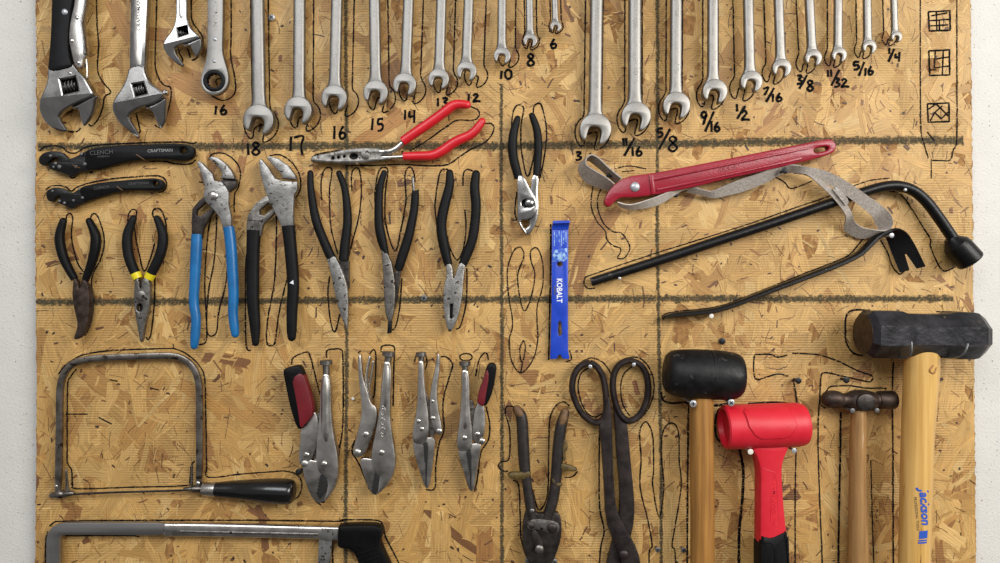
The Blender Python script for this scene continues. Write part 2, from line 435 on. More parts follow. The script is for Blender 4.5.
# ------------------------------------------------------------------ the strand board
def build_board():
    T = Tool('tool_board', 'large golden strand board fixed to the white wall with tool outlines drawn in marker', 'board', 0, (505, 560))
    ytop, ybot = -150.0, 720.0
    def xl(y): return 36.0 + 0.6 * math.sin(y * 0.02)
    def xr(y): return 970.5 + (y / 563.0) * 5.5
    # panel body with slightly ragged edges
    pts = []
    ys = [ytop + (ybot - ytop) * i / 240 for i in range(241)]
    rr = random.Random(5)
    Lp = [(xl(y) + rr.uniform(-0.9, 0.7), y) for y in ys]
    Rp = [(xr(y) + rr.uniform(-0.8, 1.0), y) for y in ys]
    verts, faces = [], []
    for (a, ya), (b, yb) in zip(Lp, Rp):
        verts += [(a, ya, -BT), (a, ya, 0), (b, yb, 0), (b, yb, -BT)]
    for i in range(len(ys) - 1):
        for j in range(4):
            faces.append((i * 4 + j, i * 4 + (j + 1) % 4, (i + 1) * 4 + (j + 1) % 4, (i + 1) * 4 + j))
    faces += [(0, 1, 2, 3), tuple((len(ys) - 1) * 4 + j for j in range(4))]
    po = T.mesh('panel', verts, faces, 'osbedge', angle=30)
    po.data.materials.append(M['osbcore'])
    for p in po.data.polygons:
        if abs(p.normal.y) > 0.8: p.material_index = 1
    # strands
    pal = [((204, 163, 98), 30), ((198, 156, 91), 34), ((190, 147, 83), 22), ((212, 174, 110), 10), ((178, 133, 73), 7), ((156, 110, 60), 2.2), ((122, 82, 46), 0.7)]
    tot = sum(w for _, w in pal)
    def pick(r):
        x = r.uniform(0, tot)
        for c, w in pal:
            x -= w
            if x <= 0: break
        f = r.uniform(0.93, 1.03)
        c = lin(tuple(min(1, q / 255 * f) for q in c))
        return c
    r = random.Random(21)
    V, F, C, U = [], [], [], []
    def strand(cx, cy, L, w, ang, h, col):
        ca, sa = math.cos(ang), math.sin(ang)
        pts = []
        bow = r.uniform(-0.06, 0.06) * L
        nside = 4
        top = [(-L / 2 + L * i / nside, w / 2 * r.uniform(0.75, 1.05)) for i in range(nside + 1)]
        bot = [(L / 2 - L * i / nside, -w / 2 * r.uniform(0.75, 1.05)) for i in range(nside + 1)]
        e1 = [(L / 2 + r.uniform(-0.14, 0.16) * min(L, 3 * w), w * r.uniform(-0.1, 0.35)), (L / 2 + r.uniform(-0.18, 0.1) * min(L, 3 * w), w * r.uniform(-0.35, -0.1))]
        e2 = [(-L / 2 + r.uniform(-0.12, 0.16) * min(L, 3 * w), w * r.uniform(-0.35, 0.0)), (-L / 2 + r.uniform(-0.14, 0.14) * min(L, 3 * w), w * r.uniform(0.0, 0.35))]
        tl = r.uniform(-0.0015, 0.0015); tw = r.uniform(-0.004, 0.004)
        off = r.uniform(0, 900)
        base = len(V); ids = []
        for (x, y) in top + e1 + bot + e2:
            y2 = y + bow * (1 - (2 * x / L) ** 2)
            X = cx + x * ca - y2 * sa; Y = cy + x * sa + y2 * ca
            hh = h + x * tl + y * tw
            X = min(max(X, xl(Y) + 0.4), xr(Y) - 0.4); Y = min(max(Y, ytop + 0.5), ybot - 0.5)
            V.append((X, Y, max(0.02, min(0.6, hh)))); U.append((x + off, y + off * 0.37))
        F.append(tuple(range(base, len(V)))); C.append(col)
    area_n = 4300
    for i in range(area_n):
        cx, cy = r.uniform(30, 985), r.uniform(ytop, ybot)
        L = r.uniform(24, 96) if r.random() < 0.7 else r.uniform(14, 40)
        w = r.uniform(7, 26) if r.random() < 0.75 else r.uniform(3, 8)
        w = min(w, L * 0.6)
        ang = r.gauss(math.pi / 2, 0.75) if r.random() < 0.6 else r.uniform(0, math.pi)
        strand(cx, cy, L, w, ang, 0.04 + 0.42 * i / area_n, pick(r))
    for i in range(3000):       # splinters and fines
        cx, cy = r.uniform(36, 975), r.uniform(ytop, ybot)
        q = r.random()
        L, w = r.uniform(5, 22), r.uniform(0.8, 2.8)
        if q < 0.15: col = lin(tuple(c / 255 for c in r.choice([(98, 64, 36), (78, 50, 30), (128, 86, 48), (140, 96, 54)])))
        else: col = pick(r)
        if q < 0.15: L, w = r.uniform(3, 13), r.uniform(0.7, 1.8)
        if q < 0.035: L, w = r.uniform(4, 9), r.uniform(2.2, 4.2)
        strand(cx, cy, L, w, r.uniform(0, math.pi), r.uniform(0.46, 0.58), col)
    for i in range(1500):       # hairline cracks between strands
        strand(r.uniform(36, 975), r.uniform(-10, 580), r.uniform(4, 17), r.uniform(0.35, 0.8), r.gauss(math.pi / 2, 0.7) if r.random() < 0.6 else r.uniform(0, math.pi), r.uniform(0.585, 0.6),
               lin(tuple(c / 255 for c in r.choice([(118, 80, 44), (98, 66, 38), (142, 98, 56), (130, 90, 50)]))))
    for i in range(420):        # bark specks
        strand(r.uniform(36, 975), r.uniform(-10, 580), r.uniform(1.4, 4.5), r.uniform(1.0, 2.4), r.uniform(0, math.pi), 0.6,
               lin(tuple(c / 255 for c in r.choice([(58, 38, 26), (78, 50, 32), (96, 62, 38)]))))
    for cx, cy, L, w, a, c in ((590, 252, 84, 18, -1.2, (132, 88, 48)), (604, 226, 40, 12, -0.9, (146, 100, 54)), (206, 90, 66, 26, 0.45, (160, 112, 60)), (170, 104, 40, 18, 1.3, (154, 106, 58)), (262, 528, 42, 8, 1.4, (92, 52, 32)), (258, 514, 24, 7, 0.6, (104, 62, 38)),
                           (205, 436, 46, 14, 1.35, (150, 104, 60)), (380, 130, 60, 16, -0.6, (164, 112, 56)), (200, 398, 60, 14, 0.6, (176, 126, 62)), (445, 425, 40, 20, -0.5, (140, 104, 60)), (834, 76, 34, 15, 1.2, (140, 92, 50)), (636, 388, 14, 5, 1.3, (120, 66, 38)), (142, 30, 54, 14, 0.2, (150, 102, 54)), (122, 20, 46, 15, 1.1, (166, 116, 62)), (218, 142, 20, 9, 1.3, (142, 88, 44)), (640, 510, 20, 12, 0.5, (150, 110, 62)), (766, 55, 40, 12, 0.9, (166, 118, 64))):
        strand(cx, cy, L, w, a, 0.582, lin(tuple((q * 0.7 + b * 0.3) / 255 for q, b in zip(c, (196, 154, 90)))))
    o0 = T.root.location
    me = bpy.data.meshes.new('wood_strands')
    me.from_pydata([tuple(W(*v) - o0) for v in V], [], F)
    at = me.color_attributes.new('strand_colour', 'FLOAT_COLOR', 'CORNER')
    uv = me.uv_layers.new(name='grain')
    for p, c in zip(me.polygons, C):
        for li in p.loop_indices:
            at.data[li].color = (c[0], c[1], c[2], 1)
            uv.data[li].uv = U[me.loops[li].vertex_index]
    me.materials.append(M['osb'])
    o = bpy.data.objects.new('wood_strands', me); o['kind'] = 'stuff'
    link(o, T.root)
    return T
BOARD = build_board()

INK_H = [0.68]
def ink(pts, w=1.5, m='ink', sm=2, name='marker_outline', closed=False, jit=0.22, label=None):
    p = list(pts)
    if closed: p = p + [p[0]]
    p = catmull(p, 5) if sm else p
    q = [p[0]]
    for a, b in zip(p, p[1:]):
        d = math.hypot(b[0] - a[0], b[1] - a[1]); n = max(1, int(d / 3))
        for i in range(1, n + 1): q.append((a[0] + (b[0] - a[0]) * i / n, a[1] + (b[1] - a[1]) * i / n))
    INK_H[0] += 0.0006
    h = INK_H[0]
    V, F, U = [], [], []
    for i, (x, y) in enumerate(q):
        a = q[max(i - 1, 0)]; b = q[min(i + 1, len(q) - 1)]
        t = Vector((b[0] - a[0], b[1] - a[1])); t = t.normalized() if t.length > 1e-6 else Vector((1, 0))
        ww = w / 2 * R.uniform(1 - jit, 1 + jit); jx = R.uniform(-0.12, 0.12) * (1 if w < 3 else 2)
        V += [(x - t.y * (ww + jx), y + t.x * (ww + jx), h), (x + t.y * (ww - jx), y - t.x * (ww - jx), h)]
        U += [(i, 1), (i, -1)]
    for i in range(len(q) - 1): F.append((2 * i, 2 * i + 1, 2 * i + 3, 2 * i + 2))
    o0 = BOARD.root.location
    me = bpy.data.meshes.new(name); me.from_pydata([tuple(W(*v) - o0) for v in V], [], F)
    uv = me.uv_layers.new(name='grain')
    for l in me.loops: uv.data[l.index].uv = U[l.vertex_index]
    me.materials.append(M[m])
    o = bpy.data.objects.new(name, me)
    if label: o['label'] = label
    return link(o, BOARD.root)

# ruled grid lines
G = dict(m='grid', sm=0, name='ruled_line', jit=0.25)
ink([(38, 147), (200, 146.5), (300, 146), (420, 146), (520, 146), (600, 145), (700, 143.5), (780, 141.5), (880, 140.5), (963, 140.5)], 9, **G)
ink([(36, 302), (200, 301.5), (300, 300.5), (450, 299.5), (570, 299), (700, 298.5), (850, 299), (953, 298.5)], 8, **G)
ink([(346, -150), (346, 60), (347, 150), (347, 300), (346, 480), (345, 720)], 4.6, **G)
ink([(501.5, 84), (501, 150), (502, 300), (502, 563), (502, 720)], 4.2, **G)
ink([(657, -150), (657.5, 100), (657, 230), (659, 350), (661, 460), (661.5, 720)], 4.2, **G)

# ------------------------------------------------------------------ hardware
def screw(px, py, r, m, label, tilt=20, h=1.0, group=None):
    T = Tool('screw', label, 'screw', h, (px, py))
    hd = T.peg('head', px, py, [(r * 0.45, -3), (r * 0.5, h), (r, h + 0.5), (r, h + 1.0), (r * 0.8, h + 1.35)], m, 16)
    a = math.radians(tilt); c, s = math.cos(a), math.sin(a); g = r * 0.16; L = r * 0.58
    pl = [(-g, -L), (g, -L), (g, -g), (L, -g), (L, g), (g, g), (g, L), (-g, L), (-g, g), (-L, g), (-L, -g), (-g, -g)]
    T.plate('cross_slot', [(px + x * c - y * s, py + x * s + y * c) for x, y in pl], h + 1.2, 0.3, 'void', 0.02, sm=0, parent=hd)
    return T
def nail(px, py, r, m, label, h=10, lean=(0, 0), head=True):
    T = Tool('nail', label, 'nail', h, (px, py))
    lx, ly = lean
    base = (px - lx * (h + 3), py - ly * (h + 3))
    T.peg('shank', base[0], base[1], [(r * 0.5, -3), (r * 0.5, h)], m, 10, lean=lean)
    if head: T.peg('head', px, py, [(r * 0.6, h - 0.4), (r, h), (r, h + 0.6), (r * 0.6, h + 0.9)], m, 14)
    return T

# ------------------------------------------------------------------ combination wrenches
def open_head(cx, cy, hw, ang, grow=0.0):
    """outline of an open-end wrench head: a disc with a slot opening along ang (degrees from straight down, + = to the left)"""
    r = hw / 2 + grow
    g = 0.42 * hw / 2 - grow * 0.8
    a = math.radians(ang)
    dx, dy = -math.sin(a), math.cos(a)          # opening direction (y down)
    nx, ny = -dy, dx                            # to the left of it on screen
    loc = []
    t0 = math.asin(min(0.95, (g + 0.13 * r) / r))
    n = 26
    for i in range(n + 1):
        t = t0 + (2 * math.pi - 2 * t0) * i / n
        rr = r * (1 + 0.05 * math.exp(-((min(t, 2 * math.pi - t) - t0) / 0.5) ** 2))
        loc.append((math.cos(t) * rr, math.sin(t) * rr))
    d = -0.12 * hw / 2 + grow
    loc += [(r * 0.84, -g), (d + 0.3 * r, -g), (d + 0.06 * r, -g * 0.8), (d - 0.04 * r, 0.0), (d + 0.0 * r, g * 0.55), (d + 0.22 * r, g), (r * 0.84, g)]
    return [(cx + u * dx - v * nx, cy + u * dy - v * ny) for u, v in loc]

WORDS = {'18': 'eighteen', '17': 'seventeen', '16': 'sixteen', '15': 'fifteen', '14': 'fourteen', '13': 'thirteen', '12': 'twelve', '10': 'ten', '8': 'eight', '6': 'six', '3/4': 'three quarters', '11/16': 'eleven sixteenths', '5/8': 'five eighths', '9/16': 'nine sixteenths', '1/2': 'one half', '7/16': 'seven sixteenths', '3/8': 'three eighths', '11/32': 'eleven thirty-seconds', '5/16': 'five sixteenths', '1/4': 'one quarter'}
def combo(topx, w, neck, c, hw, size, label, shift, ang=14, mark=None, stamp=True, grp='metric combination wrenches'):
    h = 14.0
    T = Tool('combination_wrench', label, 'wrench', h + 4, c, grp)
    w *= 1.1
    nx, ny = neck
    ddx, ddy = topx - nx, 0 - ny
    L = math.hypot(ddx, ddy); ux, uy = ddx / L, ddy / L
    Lr = hw * 6.1
    rc = (c[0] + ux * Lr, c[1] + uy * Lr)
    t = 0.30 * hw + 1.6
    def on(d): return (nx + ux * d, ny + uy * d, h)
    neckd = -0.22 * hw
    p = [on(neckd), on(0), on(0.22 * hw), on(0.6 * hw), on(1.4 * hw), on(Lr * 0.55), on(Lr - 1.1 * hw), on(Lr - hw * 0.62)]
    b = 0.30 * w + 0.6
    sh = T.tube('shaft', p, [(hw * 0.40, t * 0.36), (w * 0.60, t * 0.42), (w * 0.53, b), (w * 0.5, b), (w * 0.5, b), (w * 0.49, b), (w * 0.5, b), (w * 0.56, b)], 'satin', n=20, e=3.0, cap=('flat', 'flat'))
    hd = T.plate('open_end', open_head(c[0], c[1], hw, ang), h - t / 2, t, 'satin', bev=0.05 * hw + 0.3, sm=1)
    T.plate('box_end', circle(rc[0], rc[1], hw * 0.44, n=24), h - t * 0.6, t * 1.2, 'satin', bev=1.0, holes=[circle(rc[0], rc[1], hw * 0.27, n=24)], sm=0, hs=0)
    ta = math.degrees(math.atan2(-uy, ux)) + 180
    if stamp:
        q = on(Lr * 0.5)
        T.text('CRAFTSMAN', q[0], q[1] , w * 0.42, ta, h + b - 0.05, 'satin', 'stamped_maker_name', sh, ext=0.16)
    if mark:
        q = on(0.9 * hw)
        T.text(mark, q[0], q[1], w * 0.52, ta, h + b - 0.05, 'satin', 'stamped_size', sh, ext=0.16)
    # nail the ring hangs on
    N = Tool('nail', 'nail through the ring of the wrench marked ' + WORDS[size], 'nail', h, rc, 'nails along the top edge')
    N.peg('shank', rc[0], rc[1] - hw * 0.27 + 1.6, [(1.3, -3), (1.3, h + t)], 'greyscrew', 8)
    # its pencilled place on the board
    dx, dy = shift
    o = open_head(c[0] + dx, c[1] + dy, hw, ang, 1.6)
    k0 = max(range(len(o)), key=lambda i: -o[i][1])
    ex = w / 2 + 2.2
    cut = hw * 0.42
    ring = o[:27]
    # drop the arc that the shaft covers, then run two lines up beside the shaft
    def along(pt):
        return (pt[0] - c[0] - dx) * ux + (pt[1] - c[1] - dy) * uy, (pt[0] - c[0] - dx) * -uy + (pt[1] - c[1] - dy) * ux
    A = [pt for pt in o[:14] if not (along(pt)[0] > 0 and abs(along(pt)[1]) < ex + 0.5)]
    B = [pt for pt in o[14:] if not (along(pt)[0] > 0 and abs(along(pt)[1]) < ex + 0.5)]
    def up(s):
        out = []
        for d in (hw * 0.62, hw * 1.0, hw * 2.2, Lr * 0.62, Lr - hw * 0.5):
            out.append((c[0] + dx + ux * d + s * -uy * ex, c[1] + dy + uy * d + s * ux * ex))
        return out
    sA = 1 if along(A[-1])[1] > 0 else -1
    sB = 1 if along(B[0])[1] > 0 else -1
    line = up(sB)[::-1] + B + A + up(sA)
    ink(line, 1.45 if hw > 14 else 1.3)
    return T

MM = [
 (256.5, 12, (258, 104), (258.5, 119.5), 31, '18', (3, 5), 'satin steel combination wrench above the handwritten eighteen'),
 (298.5, 11, (298, 97), (298, 110), 28, '17', (7, 5), 'satin steel combination wrench above the handwritten seventeen'),
 (336, 10.6, (334, 84), (334, 97.5), 26, '16', (10, 4), 'satin steel combination wrench above the sixteen beside the tall ruled line'),
 (373.8, 10.4, (375, 79), (375.5, 92), 25, '15', (6, 6), 'satin steel combination wrench above the handwritten fifteen'),
 (408, 10, (405.3, 72.5), (404.5, 84), 23.5, '14', (8, 6), 'satin steel combination wrench above the handwritten fourteen'),
 (441, 9.6, (439, 68), (438.6, 78.5), 21, '13', (7, 4), 'satin steel combination wrench above the half hidden thirteen'),
 (468.5, 9.4, (466.3, 60), (466.6, 70.5), 20, '12', (9.5, 5), 'satin steel combination wrench above the handwritten twelve'),
 (502, 8.2, (501.7, 46.5), (502.2, 55), 17, '10', (6.5, 2), 'slim satin steel combination wrench above the handwritten ten'),
 (529.5, 7, (530, 32.5), (530.4, 39.5), 14, '8', (0.5, 1.5), 'small satin steel combination wrench above the lone handwritten eight'),
 (555, 5.8, (555.5, 20), (556, 25.5), 11, '6', (0, 0.8), 'smallest metric combination wrench, above the handwritten six'),
]
for tx, w, nk, c, hw, sz, sh, lab in MM:
    combo(tx, w, nk, c, hw, sz, lab, sh, mark=(sz + 'mm') if hw > 15 else None, stamp=hw > 13)
IN = [
 (597, 12, (595.5, 113), (595.5, 129), 32, '3/4', (-3, 3), 'largest inch combination wrench, above the strap loop and half hidden three quarters'),
 (635.5, 11.8, (635.3, 101), (636.2, 116), 29.5, '11/16', (-3, 3), 'satin steel combination wrench above the handwritten eleven sixteenths'),
 (677, 10.8, (676.6, 92), (676.8, 105), 27.5, '5/8', (-3, 3), 'satin steel combination wrench above the handwritten five eighths'),
 (714, 10, (714, 78), (715.3, 91), 25, '9/16', (-5, 4), 'satin steel combination wrench above the handwritten nine sixteenths'),
 (749.5, 9.4, (751, 70), (752, 81), 22, '1/2', (-10, 7), 'satin steel combination wrench above the handwritten one half'),
 (780, 8.6, (782, 57.5), (782.5, 67.5), 19, '7/16', (-9.5, 5), 'satin steel combination wrench above the handwritten seven sixteenths'),
 (811, 8.2, (813.5, 48.5), (814.3, 57), 17, '3/8', (-8.5, 6), 'satin steel combination wrench above the handwritten three eighths'),
 (840, 7.6, (839.7, 47), (840.3, 54), 15, '11/32', (-7, 4), 'small satin steel combination wrench above the handwritten eleven thirty-seconds'),
 (869, 7.2, (869.6, 39.5), (870.6, 46), 14, '5/16', (-8, 4), 'small satin steel combination wrench above the handwritten five sixteenths'),
 (896, 5.8, (897, 30.5), (898, 35.8), 11, '1/4', (-9, 2.5), 'smallest inch combination wrench, above the handwritten one quarter'),
]
for tx, w, nk, c, hw, sz, sh, lab in IN:
    combo(tx, w, nk, c, hw, sz, lab, sh, mark=sz if hw > 18 else None, stamp=hw > 13, grp='inch combination wrenches')

# ratcheting wrench
T = Tool('ratcheting_wrench', 'flat grey ratcheting ring wrench above the sixteen near the small adjustable wrench', 'wrench', 13, (215, 82))
b = T.plate('body', [(208.7, -70), (224.2, -70), (224, 20), (223, 52), (225, 60), (228, 70), (230, 80), (227.5, 89), (221, 94.5), (215, 96), (208.5, 94.5), (203, 89.5), (201.2, 81), (203.5, 71), (207, 61), (208.2, 52), (208.5, 20)],
            10, 6, 'satin', 0.8, holes=[circle(215.3, 81.5, 10.4, n=28)], sm=2, hs=0)
T.plate('ratchet_ring', circle(215.3, 81.5, 11, n=36), 10.5, 6.4, 'blackplastic', 0.6, holes=[[(215.3 + (7.6 if i % 2 else 6.6) * math.cos(i * math.pi / 12), 81.5 + (7.6 if i % 2 else 6.6) * math.sin(i * math.pi / 12)) for i in range(24)]], sm=0, hs=0)
T.rivet(216, 40, 2.0, 16, 'zinc'); T.rivet(215.5, 62, 1.8, 16, 'zinc')
T.text('CRAFTSMAN', 216, 8, 7, -90, 15.95, 'grey', 'stamped_maker_name', b)
T.text('16', 217, 30, 4.5, -90, 15.95, 'grey', 'stamped_size', b)
ink([(231, -40), (231.5, 30), (231, 55), (234, 72), (236, 86), (234.5, 94), (229, 99), (222, 100.5), (214, 97), (208, 92)])
ink([(218, 86), (216, 82), (218, 79), (221.5, 79)], 1.2)
N = Tool('nail', 'nail carrying the ratcheting wrench', 'nail', 14, (216, -60)); N.peg('shank', 216, -71, [(1.3, -3), (1.3, 22)], 'greyscrew', 8)

# ------------------------------------------------------------------ adjustable wrenches
def knurl(T, win, parent, h):
    (ax, ay), (bx, by), (cx_, cy_), (dx, dy) = win      # top-left, top-right, bottom-right, bottom-left
    lx, ly = (ax + dx) / 2, (ay + dy) / 2; rx, ry = (bx + cx_) / 2, (by + cy_) / 2
    hr = math.hypot(dx - ax, dy - ay) / 2 * 0.80
    path, rad = [], []
    n = 17
    for i in range(n):
        f = 0.06 + 0.88 * i / (n - 1)
        path.append((lx + (rx - lx) * f, ly + (ry - ly) * f, h)); rad.append((hr * (1.06 if i % 4 < 2 else 0.66),) * 2)
    o = T.tube('adjusting_knurl', path, rad, 'chrome', n=14, cap=('flat', 'flat'), sm=1, parent=parent, angle=25)
    return o

T = Tool('locking_adjustable_wrench', 'adjustable wrench with black grip and steel locking lever in the top left corner', 'wrench', 20, (66, 100))
win = [(60, 80), (75, 77), (78, 90.5), (63, 94)]
hb = T.plate('head', [(47, 66), (70, 60), (77, 70), (84, 77), (89, 86), (93.5, 94), (91, 97), (85, 99), (76, 102.5), (68, 106), (60, 110.5), (56, 115), (56.5, 119), (60, 125), (62.5, 129.5), (57, 130), (48, 127), (41.5, 122), (37.6, 114), (37.2, 106), (39.5, 98), (43.5, 90), (47, 80)],
             9, 11, 'chrome', 1.8, holes=[win], sm=1, hs=0)
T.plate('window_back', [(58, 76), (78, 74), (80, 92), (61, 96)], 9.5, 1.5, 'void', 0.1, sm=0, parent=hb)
knurl(T, win, hb, 16)
T.taper(hb, 68, 95.5, 0.1, 1, 0.27)
jb = T.plate('movable_jaw', [(68, 107), (76, 104), (84, 100), (92, 96.5), (96, 94.5), (96.5, 97), (94, 99), (92, 106), (89, 113), (83, 121), (79, 124.5), (77.3, 122), (76, 116), (76, 108.5), (73, 108)], 9.5, 9.5, 'chrome', 1.6, sm=1)
T.taper(jb, 68, 97, 0.1, 1, 0.27)
T.plate('grip', [(53.5, -60), (75, -60), (74.5, -4), (71, 12), (68.5, 38), (69.5, 55), (72.5, 64), (72, 67.5), (55, 71.5), (48, 70), (48.5, 65), (50.5, 45), (52, 10)], 8, 14, 'rubber', 2.5, sm=1)
lv = T.plate('lever', [(79, -50), (86, -50), (87, -5), (86, 8), (83.5, 18), (84, 28), (86.5, 40), (87, 56), (83.5, 60), (83, 67), (78, 68.5), (74, 64), (71.5, 52), (68.5, 39), (70.5, 20), (75, 2)], 14, 7, 'nickel', 1.6, sm=1)
T.tube('lever_flange', [(85, -45, 18.5), (85.5, -5, 18.5), (84, 10, 18.5), (82, 22, 18.5), (84, 38, 18.5), (85.3, 54, 18.5)], [(2, 4)] * 6, 'chrome', parent=lv)
T.tube('link', [(84, 57, 16), (84.5, 66, 15), (84, 76, 14)], [(1.4, 2)] * 3, 'nickel')
for x, y in ((78, 18), (72.3, 41), (79, 63)): T.rivet(x, y, 2.1, 21, 'nickel', lv)
T.rivet(70, 73, 1.6, 20, 'nickel'); T.rivet(66, 12.7, 3, 22, 'zinc', name='grip_screw')
ink([(97, -60), (97, 0), (97.5, 25), (99, 45), (98, 70), (103, 82), (111, 92), (105, 97), (103, 108), (98, 120), (92, 126), (89, 124)])
ink([(62, 126), (68, 131), (77, 131.5), (81, 128)])

T = Tool('adjustable_wrench', 'large chrome adjustable wrench second from the board\'s left edge', 'wrench', 20, (137, 104))
win = [(132, 84.5), (143, 82.5), (146.5, 93), (135, 96)]
hb = T.plate('head', [(128.5, 66), (143.5, 64), (145, 74), (149, 82), (156, 87), (163.5, 93), (163, 97), (157, 101), (149, 104.5), (142, 106), (134, 109), (128, 112.5), (126, 117), (130, 124), (133, 130), (135, 135), (131, 134.5), (123, 128), (115, 121), (111, 111), (111.3, 105), (114, 98), (121, 88), (126, 78)],
             9, 11, 'chrome', 1.8, holes=[win], sm=1, hs=0)
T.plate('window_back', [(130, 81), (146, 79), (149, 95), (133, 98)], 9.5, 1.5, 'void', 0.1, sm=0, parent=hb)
knurl(T, win, hb, 16)
T.taper(hb, 138, 98, 0.2, 1, 0.3)
jb = T.plate('movable_jaw', [(141, 107.5), (149, 105), (157, 101.5), (164, 97), (165, 99), (163.5, 108), (162, 118), (158, 126), (155.5, 126), (152.5, 120), (148.8, 108)], 9.5, 9.5, 'chrome', 1.6, sm=1)
T.taper(jb, 138, 98, 0.2, 1, 0.3)
T.peg('jaw_screw_end', 163, 91, [(2.6, 11), (2.6, 16), (1.6, 17)], 'chrome')
hn = T.plate('handle', [(129.5, -80), (146, -80), (146.7, 0), (145, 40), (143.8, 72), (128, 76), (128.5, 40), (129.2, 0)], 10, 8.5, 'chrome', 1.9, sm=0)
T.plate('handle_panel', [(133.5, -70), (142.5, -70), (142.8, 0), (141, 62), (139, 68), (133, 62), (133.2, 0)], 18.0, 0.6, 'nickel', 0.3, sm=1, parent=hn)
T.text('CRAFTSMAN', 138, 14, 5.6, 90, 18.7, 'grey', 'raised_maker_name', hn, ext=0.3, bold=0.02)
ink([(157.5, -60), (157, 0), (156, 40), (155.5, 64), (158, 76), (164, 85), (171, 88), (171, 100), (168, 112), (165, 122), (160, 127.5), (155, 125)])
ink([(136, 112), (138.5, 122), (140.5, 131), (138, 133.5), (133, 132)])

T = Tool('adjustable_wrench', 'small adjustable wrench between the chrome adjustable wrench and the ratcheting wrench', 'wrench', 18, (182, 50))
win = [(177.2, 28.5), (186.5, 26), (187.5, 33.5), (178.5, 36.5)]
hb = T.plate('head', [(176, -50), (186.5, -50), (186.7, 10), (187.5, 22), (191.5, 29), (198.5, 35), (199, 38), (190, 41.5), (180, 44.5), (174, 47), (173.8, 52), (178, 58), (182, 65), (177, 64), (170, 59), (164.5, 52), (162, 45.5), (164.5, 39), (171, 31), (174.8, 22), (175.8, 10)],
             10, 8, 'chrome', 1.3, holes=[win], sm=1, hs=0)
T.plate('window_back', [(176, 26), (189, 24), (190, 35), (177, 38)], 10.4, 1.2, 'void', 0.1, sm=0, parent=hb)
knurl(T, win, hb, 14)
T.taper(hb, 180, 40, 0.25, 1, 0.26)
jb = T.plate('movable_jaw', [(180, 45.5), (188, 42.5), (197, 39), (200, 37), (200.5, 44), (198.5, 50), (195.5, 55), (193, 54), (190, 48), (189, 44.5)], 10.5, 7, 'chrome', 1.2, sm=1)
T.taper(jb, 180, 40, 0.25, 1, 0.26)
T.plate('handle_panel', [(179, -45), (183.5, -45), (184, 10), (183, 18), (179.5, 18), (178.5, 10)], 17.6, 0.5, 'nickel', 0.2, sm=1)
ink([(192, -40), (191.5, 10), (193, 22), (199, 31), (203, 38), (202, 48), (197, 58), (192, 60.5)])
ink([(178, 47), (180, 54), (183, 60), (181, 64)]); ink([(186, 45), (189, 52), (190.5, 58)])

# ------------------------------------------------------------------ black self-adjusting wrenches
def clench(label, handle, head, rivets, hole, th, nm):
    T = Tool('self_adjusting_wrench', label, 'wrench', 8, nm)
    hd = T.plate('handle', handle, 4, 7, 'blackplastic', 1.6, holes=[hole], sm=2, hs=0)
    jw = T.plate('jaw', head, 3.5, 5.5, 'blackpaint', 0.8, sm=1)
    for x, y, r in rivets: T.rivet(x, y, r, 9 if x < 78 else 11, 'greyscrew', jw)
    return T, hd
T, hd = clench('longer black self-adjusting wrench lying level below the adjustable wrenches',
    [(86, 151.5), (92, 149), (100, 147.5), (120, 145.5), (150, 144.5), (175, 143.8), (188, 144.5), (194.5, 148), (195.7, 152.5), (194, 157.5), (189, 160.5), (180, 161), (165, 159.5), (150, 159.3), (130, 161.5), (112, 166), (98, 170), (92, 170.3), (86, 169)],
    [(38.8, 160), (41, 155), (46, 152), (54, 151), (62, 152), (66, 156), (69, 159.5), (78, 156), (84, 151.5), (95, 149), (98, 169), (86, 171), (77, 173), (72.5, 177), (66, 174), (58, 171.5), (52, 170), (48.5, 167), (50, 162.5), (56, 162), (59.5, 160), (57, 157.5), (52, 159), (48, 163.5), (44, 166), (40, 164)],
    [(51, 156, 1.4), (56, 163.5, 1.6), (60, 166.8, 2.0), (54, 167, 1.2), (83, 154.5, 1.4), (86.5, 164.5, 1.7), (76.5, 167, 1.6)], circle(184, 150.8, 3, n=14), 7, (115, 160))
T.text('CLENCH', 103, 153, 6, 4, 11, 'greyprint', 'printed_lettering', hd, ext=0.05)
T.text('WRENCH', 105, 157, 2.8, 3, 11, 'greyprint', 'printed_lettering', hd, ext=0.05)
T.text('CRAFTSMAN', 161.5, 151.2, 4.4, 2, 11, 'fadedprint', 'printed_lettering', hd, ext=0.05)
T2, hd2 = clench('shorter black self-adjusting wrench just above the two small pliers',
    [(80, 189), (86, 185.8), (100, 183), (120, 180.8), (145, 178.8), (157, 178.2), (163, 180.5), (165.3, 185), (163.5, 189.5), (158, 191.5), (150, 191), (135, 190.2), (118, 192), (103, 196.5), (92, 200.5), (84, 202)],
    [(46, 194), (48.5, 189.5), (56, 187), (64, 188.5), (69, 192), (74, 193), (80, 188), (88, 185.5), (92, 200), (84, 203.5), (78, 204.5), (74, 208.5), (70, 208.3), (64, 205), (59.5, 204), (57.5, 200.5), (61.5, 198), (60, 195.2), (56, 197), (53, 202), (48, 201)],
    [(53, 191, 1.2), (60, 201, 1.4), (65, 203, 1.5), (81, 189.5, 1.2), (84, 198, 1.4), (74, 200.5, 1.3)], circle(156.5, 184, 2.3, n=14), 7, (105, 195))
T2.text('CLENCH', 103, 188, 4, 7, 11, 'greyprint', 'printed_lettering', hd2, ext=0.05)
T2.text('CRAFTSMAN', 140, 183.8, 3.6, 3, 11, 'greyprint', 'printed_lettering', hd2, ext=0.05)
